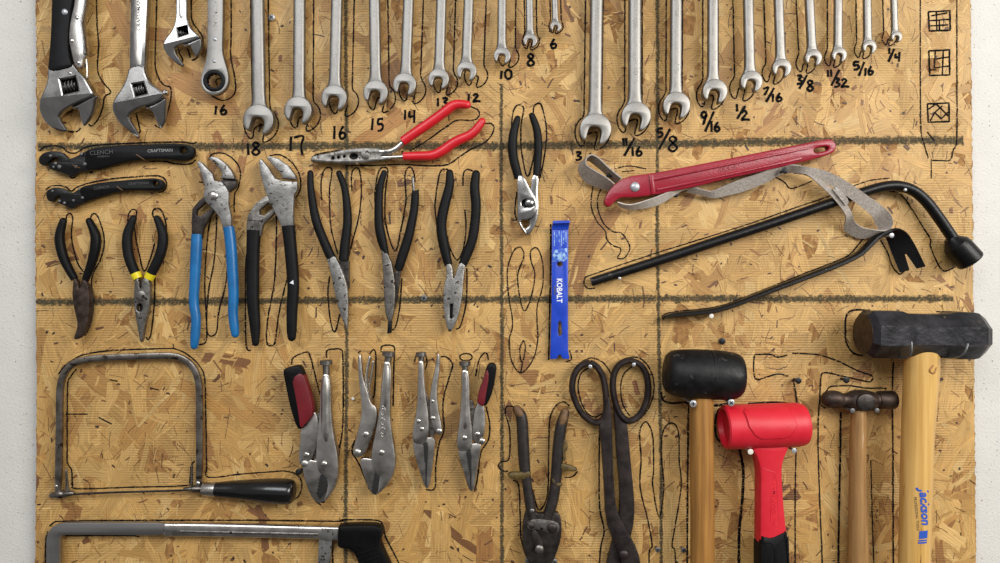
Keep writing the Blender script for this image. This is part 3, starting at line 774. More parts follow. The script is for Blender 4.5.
for (x0, y0, x1, y1, lab) in ((138, 155, 145, 160, 'bent steel nail under the longer black self-adjusting wrench'), (119, 187, 124, 191, 'bent steel nail under the shorter black self-adjusting wrench'), (75, 165.5, 80, 168.5, 'bent nail under the jaw of the longer black wrench')):
    N = Tool('nail', lab, 'nail', 9, (x1, y1))
    N.tube('shank', [(x1, y1 + 1, -2), (x1, y1, 6), (x1 - 1.5, y1 - 1.2, 12), (x0, y0, 12.5)], [0.6, 0.6, 0.6, 0.5], 'tan', n=8)
ink([(40, 151), (45, 147), (54, 146), (62, 147), (68, 152), (76, 153), (86, 147.5), (100, 145), (140, 143), (180, 142), (192, 143.5), (197, 142)])
ink([(150, 161.5), (165, 161.5), (176, 164), (190, 164), (196, 160)]); ink([(70, 173), (72, 178), (77, 176), (80, 171)])
ink([(46, 190), (51, 186.5), (58, 185.5), (66, 187), (72, 191), (78, 187), (90, 183), (112, 179), (140, 176.5), (158, 176), (165, 179), (167, 185), (164, 191), (159, 192.5)])

# ------------------------------------------------------------------ pliers
def grips(T, paths, m='rubber', h=9, depth=0.95, names='handle', cap=('round', 'flat'), e=2.2):
    out = []
    for p, r in paths:
        out.append(T.tube(names, [(x, y, h) for x, y in p], r, m, n=14, depth=depth, cap=cap, e=e))
    return out

# dark bent-nose pliers
T = Tool('bent_nose_pliers', 'black handled pliers with dark curved jaws nearest the left board edge', 'pliers', 10, (81, 300))
grips(T, [([(62.7, 221), (59, 238), (63.5, 259), (74, 279)], [3.4, 4.6, 4.6, 3.6]), ([(88.8, 221), (95.3, 237), (93, 257), (84.8, 280)], [3.4, 4.8, 4.6, 3.4])], 'blackplastic')
T.plate('jaw', [(74, 277), (78.5, 280), (79.5, 288), (81, 288), (81.5, 280), (86, 279), (89.6, 287), (90.6, 300), (90, 315), (88, 325), (83, 336.5), (76, 340), (74, 337.5), (78, 328), (77.5, 320), (74.5, 308), (72.6, 295), (73.5, 285)], 6, 6, 'brownsteel', 1.6, sm=1)
T.plate('lower_jaw', [(82, 282), (88, 284), (91, 295), (91, 310), (88.5, 325), (84, 334), (82, 330)], 3.5, 4, 'darksteel', 0.8, sm=1)
ink([(66.9, 221), (67, 216), (70, 213.5), (73, 218), (72, 238.7), (77.7, 262), (84, 272)])
ink([(91.3, 219), (92, 215), (95.5, 213.8), (99.6, 220), (104.7, 238.7), (102, 256.7), (94.4, 272), (91.9, 282.5), (93, 311), (88, 331), (84.6, 335.5)])

# needle-nose with yellow bands
T = Tool('needle_nose_pliers', 'needle-nose pliers with black handles and yellow bands', 'pliers', 10, (142, 300))
hs = grips(T, [([(132.8, 218.5), (127, 236), (128.5, 256.7), (136, 276)], [3.4, 4.8, 5.0, 4.6]), ([(156.6, 218.5), (162.5, 235), (160, 254), (149.5, 276)], [3.4, 4.8, 5.0, 4.6])])
for i, (p, q) in enumerate((((135, 273.5), (137.6, 278.8)), ((150.8, 273.5), (148, 278.8)))):
    T.tube('yellow_band', [(p[0], p[1], 9), (q[0], q[1], 9)], [5.3, 4.6], 'yellow', n=14, sm=1, cap=('flat', 'flat'), parent=hs[i])
T.plate('jaw', [(135.5, 278), (140.2, 278), (140.6, 288), (142, 288), (142.6, 278), (150.8, 277.5), (151.2, 303), (148, 316), (144.8, 330), (143, 342), (140.6, 342), (139, 331), (136, 315), (134.3, 303), (134.8, 290)], 6, 6.5, 'grey', 1.6, holes=[circle(140.6, 307.5, 3, 3.8, n=14)], sm=1, hs=0)
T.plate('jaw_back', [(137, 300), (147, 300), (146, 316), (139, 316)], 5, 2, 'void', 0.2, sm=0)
T.rivet(142, 296, 5.2, 12.3, 'grey', name='pivot', dome=0.2)
T.tube('jaw_split', [(141.6, 313, 12.3), (141.9, 330, 12), (141.9, 341, 11.8)], [0.35] * 3, 'void', n=6)
ink([(128, 222), (129, 214), (133, 209.6), (137, 211.6), (135.5, 220), (135, 230), (139.5, 254), (144.7, 271), (152, 254), (155, 243)])
ink([(153.7, 217.5), (153, 211.5), (157, 208.3), (162, 211), (166, 222), (166.6, 236), (164, 256.7), (156, 275), (155, 300), (152, 330), (149, 339), (146, 337)])

# blue channel pliers
T = Tool('tongue_and_groove_pliers', 'tongue-and-groove pliers with bright blue handles', 'pliers', 13, (214, 220))
T.plate('slotted_arm', [(204, 195), (198, 200), (191, 208.5), (190.3, 222), (190.2, 238), (200.3, 239), (202, 229), (207, 219), (213, 210.5), (216, 204), (222, 196), (230, 190), (235.2, 186.5), (235.6, 179.3), (220.3, 179), (214, 186)], 5, 5.5, 'darksteel', 0.9,
        holes=[[(205, 201.5), (195.6, 210), (195, 215), (199, 216), (210, 208)]], sm=0, hs=0)
T.plate('movable_jaw', [(208.8, 158.8), (212, 156.4), (218.8, 158), (226.6, 164), (232.5, 172), (235.6, 179.3), (221, 178.6), (222.6, 175), (221.3, 170), (216, 164.6)], 6, 9, 'worn', 1.1, sm=0)
T.plate('fixed_jaw', [(199.3, 161), (198, 164), (202, 173.5), (206, 186), (204.6, 195), (207, 202.5), (215, 210.3), (220.8, 218), (224, 230), (232.8, 230), (232, 216), (229.7, 204.5), (229.9, 193), (227, 187), (222.7, 182), (215.5, 181), (213.5, 174), (208, 168.5), (203, 163)], 10.5, 6, 'worn', 1.1, sm=0)
T.rivet(214.7, 196, 4.7, 16.5, 'nickel', name='pivot_bolt')
grips(T, [([(195.3, 234), (194.6, 251), (193, 283), (192.2, 302), (194.3, 319), (193.4, 337), (192.6, 346)], [5.3, 5.5, 5.0, 4.8, 4.7, 4.6, 3.8])], 'bluegrip', h=9, cap=('flat', 'round'))
grips(T, [([(228.6, 227), (230.7, 243), (232.2, 266), (233.6, 293), (233, 312), (234.2, 325), (235.2, 334)], [5.4, 5.4, 5.4, 5.0, 4.8, 4.6, 3.8])], 'bluegrip', h=13, cap=('flat', 'round'))
ink([(209, 160), (213, 154), (224, 153.5), (235, 160.5), (240.6, 172), (238.4, 188), (235, 194), (234.5, 212)])
ink([(217, 214), (216, 240), (213.7, 265.6), (209.4, 287), (207.3, 310), (207.3, 331), (211.5, 336), (217, 331), (219, 312), (225.4, 287), (227.5, 270)])
ink([(212, 213), (208, 236), (205, 282.6), (206.5, 314.6), (207, 336), (205, 343), (199, 344.6)]); ink([(199, 182), (203, 182.4)], 1.3)

# black handled channel pliers
T = Tool('tongue_and_groove_pliers', 'tongue-and-groove pliers with black dipped handles beside the blue pair', 'pliers', 13, (275, 220))
T.plate('slotted_arm', [(266, 195), (254, 204), (247, 215.5), (245.8, 226), (245.8, 236), (260, 236), (262.8, 224), (268, 219), (276, 211), (282, 200), (270, 198)], 6, 6, 'grey', 0.9,
        holes=[[(267.7, 202.5), (259, 210), (259, 214.6), (263.8, 215.2), (273.5, 207.4)]], sm=0, hs=0)
T.tube('arm_seam', [(247, 220, 12), (261.5, 221, 12)], [0.4, 0.4], 'void', n=6, sm=1)
T.plate('movable_jaw', [(267.5, 158.8), (270.6, 156.6), (279.4, 159), (289, 166), (296, 175.5), (297.3, 180), (283.3, 178.7), (282.5, 175), (275.5, 167.3)], 8, 9, 'worn', 1.1, sm=0)
T.plate('fixed_jaw', [(261.8, 159), (259.6, 162.5), (261.4, 175), (265.7, 190.8), (273.5, 208.4), (279.4, 220), (283, 229), (294.3, 228), (294, 210.3), (295, 195), (298.2, 190), (298.2, 182.2), (283.3, 181.2), (276, 178.8), (269.6, 168.5)], 10, 6.5, 'worn', 1.1, sm=0)
grips(T, [([(253, 230), (252, 253), (251.8, 278), (252, 300), (254, 325), (254.6, 343)], [7.0, 6.5, 6.3, 6.2, 5.3, 3.6])], 'rubber', h=10, cap=('flat', 'round'), depth=0.8)
grips(T, [([(288.7, 226), (290.4, 243), (292.5, 266), (293.6, 287), (292.4, 310), (292, 328), (292, 337)], [6.6, 6.2, 6.1, 5.8, 5.4, 5.0, 4.2])], 'rubber', h=14, cap=('flat', 'round'), depth=0.85)
T.plate('nick', [(291.5, 283), (295, 280), (295.5, 284.5)], 19.0, 0.5, 'whiteprint', 0.1, sm=0, label='small torn nick in the coating')
ink([(269.6, 156), (280, 154.8), (291.5, 162), (299, 173), (301, 186), (297.5, 196), (294, 199)])
ink([(262, 218), (256, 236), (247, 255), (245.6, 280), (245.6, 300), (246.3, 344.4), (251, 350.4)]); ink([(276.5, 216), (276.5, 240), (274.4, 282.6), (268, 318.8), (267, 342), (272.3, 345.5), (275.5, 340), (279.7, 310), (288, 276)])

# red handled long reach pliers
T = Tool('long_nose_pliers', 'long-nose pliers with red dipped handles lying slanted below the fourteen', 'pliers', 11, (365, 156))
jw = T.plate('jaw', [(311, 158.5), (314, 155.5), (330, 153), (345, 149.3), (360, 148), (376, 147.8), (384, 149.5), (392, 149.5), (394, 153), (381, 155), (382, 158), (392, 157), (392, 160), (376, 161.5), (360, 164), (345, 164.3), (330, 163), (313, 162.5), (310.6, 161)], 6, 7, 'grey', 1.5,
             holes=[circle(354, 156.5, 4.0, 2.8, n=16), circle(333.2, 158.2, 1.4, n=8), circle(338.6, 157.6, 1.2, n=8), circle(344.5, 156.6, 1.2, n=8)], sm=1, hs=0)
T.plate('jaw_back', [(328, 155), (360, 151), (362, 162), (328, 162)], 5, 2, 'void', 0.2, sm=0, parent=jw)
T.rivet(365.7, 155.3, 4.6, 13.2, 'grey', name='pivot', dome=0.18, parent=jw)
T.tube('shank', [(380, 151.8, 10), (390, 151, 10), (397, 147.5, 10), (402, 143, 10)], [3.2, 3.0, 3.0, 3.0], 'nickel')
T.tube('shank', [(380, 157.5, 9), (392, 157, 9), (404, 156.5, 9)], [2.6, 2.4, 2.4], 'nickel')
grips(T, [([(402.5, 141.5), (412, 134.8), (430, 122.5), (445, 111.5), (452, 106), (459, 104.2), (467, 104.8)], [4.6, 4.8, 5.0, 5.0, 4.9, 4.6, 4.0])], 'redgrip', h=11, cap=('flat', 'round'))
grips(T, [([(403, 156), (418, 155.7), (432, 155), (442, 150.5), (455, 141.5), (470, 134.5), (477, 128), (482, 121)], [4.0, 4.5, 4.8, 5.0, 5.0, 4.7, 4.4, 3.8])], 'redgrip', h=9, cap=('flat', 'round'))
ink([(312, 160), (313, 157), (317, 154.5), (330, 151.8), (345, 150.5)]); ink([(410, 151), (428, 140), (446, 127), (457, 120.5), (473, 120.5), (479, 116), (478, 110), (470, 106.5)])
ink([(484, 124), (491, 123.6), (494, 128), (491, 136), (484, 143), (470, 150), (458, 158), (448, 164.5), (432, 166), (400, 164.5), (372, 165.5), (348, 165.2)])

# black pliers, thin pair with pointed jaws
T = Tool('long_nose_pliers', 'black handled pliers with one slim slanted pointed jaw beside the ruled line', 'pliers', 10, (340, 280))
T.plate('lower_jaw', [(338.5, 257), (348.8, 257), (348.6, 275), (349, 292), (344, 285), (340, 268)], 4, 5, 'darksteel', 0.8, sm=1)
T.plate('jaw', [(326.5, 256), (335, 254.5), (341, 266), (346, 279), (348.4, 290), (348.8, 304), (348.2, 329), (346.5, 329), (340, 312), (335, 292), (330, 268)], 7, 6.5, 'worn', 1.5, sm=1)
grips(T, [([(310.4, 173), (311, 190), (316, 220), (326, 246), (331.4, 258)], [3.0, 3.6, 4.5, 4.6, 4.6])], h=10)
grips(T, [([(338.6, 173), (344.6, 190), (347.2, 220), (344.4, 246), (343.4, 260)], [3.0, 3.6, 4.4, 4.9, 5.0])], h=8)
ink([(322, 200), (321.2, 184), (323.5, 172), (328, 167.5), (332, 170), (331, 180), (329.6, 192), (331, 226), (338, 254)])
ink([(352.4, 192), (351.6, 178), (353, 170.5), (357, 168), (360, 172), (361.6, 188), (359.5, 214), (353, 240), (349, 256)]); ink([(330, 276), (328, 292), (330, 316), (333, 330), (336, 330), (340, 314)])

# black pliers with bared rod
T = Tool('long_nose_pliers', 'black handled pliers whose torn right grip bares a steel rod', 'pliers', 10, (390, 285))
T.plate('lower_jaw', [(394, 268), (401, 268), (399.5, 282), (397, 300), (394, 312)], 4, 5, 'darksteel', 0.8, sm=1)
T.plate('jaw', [(380.5, 243), (384, 247), (391, 259), (394, 272), (396, 290), (394.5, 310), (392, 322), (388, 322), (385, 310), (384, 288), (382.8, 264)], 6, 7, 'grey', 1.5, sm=1)
T.plate('jaw_tip', [(388, 321), (392.2, 321), (391.4, 333), (387.2, 333.8)], 6.5, 5, 'blackpaint', 0.8, sm=0)
grips(T, [([(384, 173), (379.6, 190), (378.8, 220), (382, 240), (387, 258)], [3.0, 3.8, 4.5, 4.8, 2.5])], h=10)
T.tube('bare_rod', [(412.6, 177.5, 8), (414, 198, 8)], [1.5, 1.6], 'grey', sm=1)
grips(T, [([(415, 193.5), (413.8, 210), (408.4, 236), (401.5, 258), (398, 270)], [4.0, 4.2, 4.8, 5.0, 4.2])], h=8, cap=('flat', 'flat'))
T.plate('torn_lip', [(411.5, 193), (412.5, 189.5), (415, 191), (418, 189), (419, 190), (418.5, 195), (413, 196)], 7, 4, 'rubber', 0.8, sm=1)
ink([(376, 216), (375, 196), (377.5, 176), (381, 168.5), (385.5, 167.5), (388, 172), (385.4, 195), (386, 224), (395, 251), (401, 230), (406, 200), (405, 178), (407, 169), (411, 167.5), (414, 173), (415, 182)])
ink([(402, 278), (400, 306), (396, 326), (392, 330)])

# linesman style pliers
T = Tool('combination_pliers', 'thick black handled pliers with blunt slotted jaws near the second ruled line', 'pliers', 10, (455, 295))
T.plate('jaw', [(445.5, 262), (452.5, 264), (453.4, 278), (454.2, 278), (459.5, 262), (466, 262), (463.6, 280), (462.6, 296), (459, 316), (452, 331.5), (447.8, 331.5), (444.2, 314), (442.8, 297), (444.6, 283), (447, 274)], 6, 7, 'worn', 1.6, holes=[[(450.4, 304), (452.8, 304), (452.6, 318), (450, 318)]], sm=1, hs=0)
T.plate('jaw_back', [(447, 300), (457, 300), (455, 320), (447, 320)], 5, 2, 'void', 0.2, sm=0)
T.tube('jaw_split', [(451.4, 318, 12.6), (450.6, 331, 12.4)], [0.35] * 2, 'void', n=6, sm=1)
grips(T, [([(449.6, 173), (449.4, 186), (443.8, 208), (441.2, 226), (444, 246), (448.4, 265)], [3.8, 4.6, 5.2, 5.2, 5.2, 4.2]), ([(476, 174), (474.6, 188), (476, 208), (473, 236), (467, 254), (462.4, 265)], [4.2, 5.0, 5.0, 5.0, 4.8, 4.2])], h=9)
ink([(437, 226), (435, 206), (438, 182), (441, 171), (446, 169), (450, 172)]); ink([(463, 186), (463.4, 174), (467, 169.5), (473, 171)])
ink([(465, 210), (466, 230), (463, 250), (457, 260), (450, 248), (447.5, 236)]); ink([(467, 268), (466.5, 300), (461, 325), (456, 329)])

# slip joint pliers
T = Tool('slip_joint_pliers', 'shiny slip-joint pliers with black handles beneath the handwritten eight', 'pliers', 10, (527, 205))
T.plate('lower_jaw', [(532, 174), (539, 175), (537.6, 192), (539, 210), (536.5, 224), (528, 237), (524, 230), (529.5, 226), (529, 220), (530, 195)], 5, 6, 'chrome', 1.2, sm=1)
T.plate('jaw', [(516.6, 176), (524, 176), (528.6, 187), (536.5, 200), (537.5, 211), (535, 216), (529, 220.4), (520, 220.6), (522, 226), (526, 231), (527.3, 236.8), (521, 229), (516.7, 219.4), (517.7, 199.5)], 7.5, 6.5, 'chrome', 1.3, holes=[[(521, 201.5), (528, 199), (534.5, 203), (533, 208), (522, 207)]], sm=1, hs=1)
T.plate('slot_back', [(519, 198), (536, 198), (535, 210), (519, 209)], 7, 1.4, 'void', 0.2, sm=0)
T.rivet(529.5, 203.3, 4.6, 13, 'chrome', name='pivot_bolt')
grips(T, [([(517.6, 118.5), (513.2, 135), (513, 154.7), (518.6, 178)], [3.2, 4.6, 4.8, 4.4]), ([(532, 115.5), (537, 130), (538.3, 150), (536.6, 175)], [3.2, 4.0, 4.2, 3.8])], h=9)
ink([(511, 135), (512.5, 116), (515.5, 107), (520, 105), (523.8, 109), (521.2, 125), (521.4, 150), (527.3, 176.6), (533, 160), (536, 145)])
ink([(533.5, 113), (533.8, 107), (538, 103.4), (542, 107), (546.7, 132), (543.5, 162), (538.5, 182)]); ink([(517, 192), (514.8, 209.5), (516.5, 220)])
ink([(521, 246.8), (514, 250.5), (507.6, 269), (508.5, 294.5), (512.7, 323), (509.3, 340), (511.3, 360), (521, 372.7), (532.6, 360), (537.7, 340), (536.9, 308.8), (542.6, 286), (542.6, 263.3), (537.5, 248.5), (531, 250.5), (531, 260.5), (534.9, 274.7), (531, 297.4), (524.7, 311), (519.8, 297.4), (517.8, 274.7), (524, 256), (521, 246.8)], 1.3, label='empty marker outline of missing pliers')
ink([(523.5, 340), (519.8, 348.5), (521.8, 362.7), (525.5, 348.5), (523.5, 340)], 1.2); ink([(521, 372), (522.5, 362)], 1.2)

# ------------------------------------------------------------------ blue flat bar
T = Tool('flat_pry_bar', 'flat bright blue pry bar hanging upright under the slip-joint pliers', 'pry bar', 8, (560, 300))
bd = T.plate('blade', [(552, 226), (568.3, 226), (568, 300), (568.2, 350), (569.5, 359), (563, 359), (560.5, 354.5), (558.5, 355), (556.5, 359), (550.2, 359), (550.6, 345), (551.6, 300)], 5, 3.4, 'blue', 0.7,
             holes=[circle(559.8, 264, 2.7, n=16), [(558.4, 322), (560, 320.5), (561.4, 323), (562.2, 333), (560.6, 336), (558.6, 335.5), (558, 330)]], sm=0, hs=0)
T.strip('bent_claw', [(551.8, 229, 8), (552, 226.5, 9), (552.2, 224, 11.5), (552.4, 222.6, 15)], [(568.4, 229, 8), (568.6, 226.5, 9), (569, 223.6, 11.5), (569.2, 222.2, 15)], 2.6, 'blue')
T.plate('label_residue', [(553, 250), (567, 248), (567.4, 259), (563, 262), (556, 261), (552.8, 262)], 8.35, 0.12, 'scuff', 0.02, sm=0, parent=bd)
for i in range(6):
    x = 554 + i * 2.3
    T.plate('printed_line', [(x, 231), (x + 0.9, 231), (x + 0.9, 246 - (i % 3) * 2), (x, 246 - (i % 3) * 2)], 8.35, 0.1, 'scuff', 0.02, sm=0, parent=bd)
T.text('KOBALT', 559.2, 290.5, 7.6, -90, 8.45, 'whiteprint', 'printed_lettering', bd, ext=0.05, bold=0.2, sx=0.84)
T.plate('printed_line', [(554.2, 286), (555.4, 286), (555.4, 295), (554.2, 295)], 8.35, 0.1, 'greyprint', 0.02, sm=0, parent=bd)
ink([(550.8, 224), (550.4, 270), (549, 340), (548.6, 360)], 1.8); ink([(569.5, 350), (571.5, 359), (566, 361.5)], 1.2)

# ------------------------------------------------------------------ red strap wrench
T = Tool('strap_wrench', 'crimson strap wrench with grey webbing strap hanging across the right side', 'wrench', 15, (700, 180))
hd = T.plate('handle', [(604.5, 206), (603.6, 200), (609, 190), (619, 180.5), (631, 176), (650, 174), (690, 166.5), (730, 158.6), (770, 150.6), (800, 144.6), (826, 139.4), (832, 140.6), (835, 145.5), (834.5, 150), (830, 154.8), (800, 163), (760, 172), (720, 180.5), (698, 186.5), (670, 192), (650, 195.8), (632, 198.2), (620, 197.5), (614, 202), (609.5, 207)],
             9, 10, 'redpaint', 1.6, holes=[[(812.5, 150.5), (814.5, 148.6), (824, 146.6), (827.5, 148), (826, 151), (816.5, 153.4), (813, 153)]], sm=1, hs=1)
T.plate('upper_rib', [(651, 179.5), (700, 169.4), (760, 157.2), (806, 147.8), (806.4, 150), (760, 159.6), (700, 172), (652, 182)], 18.4, 2.0, 'redpaint', 0.7, sm=0, parent=hd)
T.plate('lower_rib', [(656, 192), (700, 182.6), (760, 169.4), (800, 160.3), (799.6, 158), (760, 167), (700, 180.2), (655.4, 189.6)], 18.4, 2.0, 'redpaint', 0.7, sm=0, parent=hd)
T.plate('end_rib', [(648, 176), (652, 175.4), (654.5, 194.4), (650.5, 195)], 18.4, 2.0, 'redpaint', 0.7, sm=0, parent=hd)
T.text('RIDGID', 727, 168.6, 6.4, 12, 19.1, 'redpaint', 'raised_lettering', hd, ext=0.4, shear=0.25)
T.rivet(634.3, 187.4, 4.8, 19, 'zinc', name='pivot_rivet')
def clear(pts): return [(x, y, max(h, 18.0) if 800 < x < 874 and y < 222 else h) for x, y, h in pts]
# webbing: a loop round the nose, the tail under the handle, and the long free loop
T.strip('strap_loop', [(621, 179, 20), (608, 168.5, 21), (597, 158.5, 22), (590, 156, 22), (585.5, 160, 22), (586, 166, 22), (594, 171.5, 21), (604, 177, 20), (614, 184, 17)],
        [(617, 182, 6), (606, 172, 7), (595, 163, 8), (588, 159, 8), (581, 162, 8), (579.5, 170, 8), (585, 179.5, 7), (596, 185, 6), (610, 189, 5)], 1.4, 'web')
T.strip('strap_tail', [(617.5, 202, 15), (630, 205, 18), (648, 200, 19), (664, 194, 18), (680, 187.5, 16), (692, 186, 14), (702, 189, 12)],
        [(620, 205.5, 9), (631, 209, 10), (654, 206, 11), (668, 199.5, 11), (682, 190.5, 11), (692, 188.5, 10), (701, 190, 9)], 1.2, 'webwhite')
T.strip('strap', clear([(690, 187, 13), (702, 189, 13), (712, 191, 13), (724, 186, 13), (740, 179.5, 14), (756, 174.4, 15), (772, 168, 17), (783, 165.2, 18), (794, 165.6, 18), (808, 168, 19), (822, 171.4, 21), (836, 178, 22), (850, 186.5, 22), (864, 196.4, 22), (880, 207.5, 21), (888, 214, 19), (892, 222, 17), (890.5, 228.5, 15), (884, 230.5, 14), (874, 229.4, 13), (864, 227.5, 13), (856, 222, 13), (850, 213, 13), (844, 203, 13), (836, 194.5, 13), (828, 187, 13), (819, 180, 13), (810, 174, 13), (800, 170, 13)]),
        clear([(688, 191, 8), (703, 194, 8), (716, 197, 8), (730, 194.5, 8), (744, 191, 8), (758, 186, 9), (770, 180.5, 10), (782, 173.6, 10), (794, 171.6, 9), (806, 175, 9), (818, 180, 11), (830, 186.5, 13), (844, 195.6, 13), (858, 206, 12), (870, 216, 11), (878, 222.6, 9), (882.5, 227.4, 7), (882, 231.4, 5), (876, 236, 5), (866, 237.6, 4), (857, 234.5, 4), (849, 228, 4), (844.5, 218, 4), (840, 209, 4), (832, 199, 4), (823, 190, 4), (814, 182, 4), (806, 176, 4), (798, 171.6, 4)]), 1.5, 'web', sm=3)
T.strip('frayed_seam', [(834, 187, 21), (838, 191, 21.5), (843, 197.5, 21.5), (846, 203, 20.5)], [(830.5, 190, 19.5), (835, 196, 20), (840, 202, 20), (843, 206, 19.5)], 2.4, 'webfray', label='pale frayed patch of webbing')
ink([(618, 168), (630, 166), (646, 169)], 1.2); ink([(622, 172), (634, 170.6)], 1.0)
ink([(593.5, 184), (591, 204), (596, 220), (605, 231), (607, 240), (614, 246), (620, 248), (620.5, 252), (617.5, 258), (624, 258), (629.4, 250), (628, 242), (621, 233), (613, 231.6), (604, 224), (598, 210), (598, 196), (604, 184)], 1.3, label='empty hook-shaped marker outline')
ink([(774, 177), (780, 179.5), (785, 183), (790, 188.4), (800, 186), (812, 181)], 1.3)

# ------------------------------------------------------------------ lug wrench
T = Tool('lug_wrench', 'black L-shaped lug wrench with a socket end crossing the board edge', 'wrench', 13, (760, 235))
T.tube('bar', [(593.5, 281.5, 9), (658, 261, 9), (720, 240.3, 10), (770, 224, 10), (830, 203.5, 11), (866, 191.4, 12), (885, 186.4, 12), (900, 186, 12), (914, 191, 13), (926, 202, 14), (938, 218.5, 15), (953, 241.5, 16)], [4.6, 5, 5, 5, 5, 5.1, 5.2, 5.4, 5.4, 5.4, 5.4, 5.4], 'blackpaint', n=16, cap=('flat', 'flat'))
T.tube('flat_tip', [(591.5, 282, 8.5), (598, 280, 9), (612, 275.5, 9)], [(4.3, 2.2), (4.6, 3.5), (4.8, 4.9)], 'darksteel', n=12, cap=('flat', 'flat'), sm=2)
sk = T.tube('socket', [(948.5, 238, 15), (951, 241, 15), (954, 244.6, 15.5), (957, 248, 16), (967.5, 260.5, 17), (968.5, 261.5, 17), (968.3, 261.2, 17), (962, 254, 16.5)], [5.8, 8.0, 12.2, 13.0, 13.2, 12.4, 9.4, 9.0], 'blackpaint', n=24, cap=('flat', 'flat'), sm=1, angle=18, axis=(0.65, 0.76, 0.06))
ink([(595, 288), (588, 288.4), (584, 284), (585, 279), (592, 274.6), (658, 252.4), (698, 240), (750, 223.5), (800, 206), (828, 196.5), (856, 185), (872, 180), (890, 178.4)], 1.2)
ink([(888, 191), (896, 192.4), (903, 197), (912, 210), (922, 226), (930, 239), (930, 246), (936, 261), (941, 269), (946, 271), (955, 266.5)], 1.4)

# ------------------------------------------------------------------ thin wrecking bar
T = Tool('wrecking_bar', 'slim black wrecking bar with a curved claw under the strap loop', 'pry bar', 11, (790, 285))
bar = [(664, 317.2), (674, 315), (690, 313.6), (710, 311.4), (726, 307.6), (742, 302), (770, 291), (800, 279.6), (832, 267.4), (852, 258.6), (862, 252.4), (870, 244.5), (877, 237.5), (884, 233)]
wd = [1.4, 2.2, 2.5, 2.6, 2.7, 2.8, 2.8, 2.8, 2.8, 2.8, 2.8, 2.8, 2.6, 2.4]
T.tube('bar', [(x, y, 9) for x, y in bar], [(a, 6.0) for a in wd], 'blackpaint', n=12, e=3.2, cap=('round', 'flat'))
cA = catmull([(880, 235.5, 15), (887, 231, 16), (895, 229.4, 17), (903, 233.5, 18), (910, 243.5, 18), (916, 255, 18), (921.5, 266.5, 18)], 4)
cB = catmull([(880, 236.6, 3), (886, 234, 3), (889.5, 237, 4), (892, 244, 5), (895, 254, 6), (898.4, 264, 7), (901.5, 272.4, 8)], 4)
ns = 18
mixp = lambda i, f: tuple(cA[i][j] * (1 - f) + cB[i][j] * f for j in range(3))
cl = T.strip('claw', cA[:ns + 1], cB[:ns + 1], 2.6, 'blackpaint', sm=1)
nt = len(cA) - ns
T.strip('claw_tine', cA[ns:], [mixp(ns + q, 0.47 - 0.12 * q / (nt - 1)) for q in range(nt)], 2.4, 'blackpaint', parent=cl, sm=1)
T.strip('claw_tine', [mixp(ns + q, 0.53 + 0.10 * q / (nt - 1)) for q in range(nt)], cB[ns:], 2.4, 'blackpaint', parent=cl, sm=1)
ink([(664, 319.4), (662, 317), (666, 313.4), (680, 311), (700, 309), (722, 305.4), (750, 295), (800, 275), (830, 263.5), (848, 255.4), (856, 247), (863, 238.6)], 1.3)
ink([(880, 240), (887, 252), (892, 266), (899, 274), (904, 271)], 1.4)

# ------------------------------------------------------------------ coping saw
T = Tool('coping_saw', 'coping saw with tarnished steel bow and black wooden handle', 'saw', 9, (130, 430))
T.tube('bow', [(57.5, 497, 8), (58.4, 470, 8), (59, 430, 8), (59.4, 395, 8), (61.5, 380, 8), (67, 369, 8), (76, 362.2, 8), (90, 359, 8), (110, 357.6, 8), (140, 356.4, 8), (166, 355.8, 8), (180, 357.8, 8), (191, 365.5, 8), (197, 377, 8), (199, 395, 8), (199.2, 440, 8), (198.8, 486, 8)],
       [(2.6, 2.2)] + [(3.4, 2.4)] * 15 + [(3.0, 2.4)], 'sawframe', n=14, e=3.4, cap=('flat', 'round'))
T.tube('blade', [(56, 496.5, 8), (68, 494.8, 8), (110, 492.8, 8), (150, 491.6, 8), (190, 490.4, 8)], [(1.1, 0.5)] * 5, 'darksteel', n=8, cap=('flat', 'flat'))
T.tube('blade_clamp', [(51.5, 495.6, 8), (60, 494.5, 8.5), (64, 494.5, 8.5)], [(2.6, 2.6), (4.6, 4), (3.6, 3.4)], 'sawframe', sm=2)
T.tube('blade_clamp', [(64, 494.2, 9), (72, 493.2, 9)], [(3.2, 3.2), (2.6, 2.6)], 'sawframe', sm=1)
T.tube('tension_pin', [(66.2, 470, 9), (67, 482, 9), (67.4, 493, 9)], [1.0, 1.4, 2.2], 'sawframe', n=10)
T.tube('tension_pin', [(191.6, 466, 8), (191.4, 488, 8)], [0.9, 1.4], 'sawframe', n=10, sm=1)
T.tube('spindle', [(185, 489.4, 8), (192, 489.2, 8), (193, 489.2, 8), (202, 489.2, 8), (204, 489.2, 8)], [2.2, 2.4, 3.6, 3.8, 3.0], 'sawframe', sm=1)
T.rivet(198.3, 483, 2.2, 10.3, 'nickel')
T.rivet(57, 486, 1.5, 10.3, 'nickel')
hd = T.tube('handle', [(215, 489.6, 9), (226, 489.6, 9), (240, 489.6, 9.5), (256, 489.4, 12.4), (272, 489.6, 13.6), (284, 490, 13.8), (290, 490.3, 13.8), (293.6, 490.5, 13.8), (295.6, 490.6, 13.8), (296.4, 490.6, 13.8)], [7.2, 8.3, 9.6, 11.0, 12.2, 12.7, 12.4, 11.2, 8.6, 4.0], 'blackwood', n=22, cap=('flat', 'flat'), sm=3)
T.tube('ferrule', [(203, 489.2, 9), (205, 489.2, 9), (216, 489.4, 9)], [6.2, 6.8, 7.5], 'nickel', n=20, sm=1, cap=('flat', 'flat'), parent=hd)
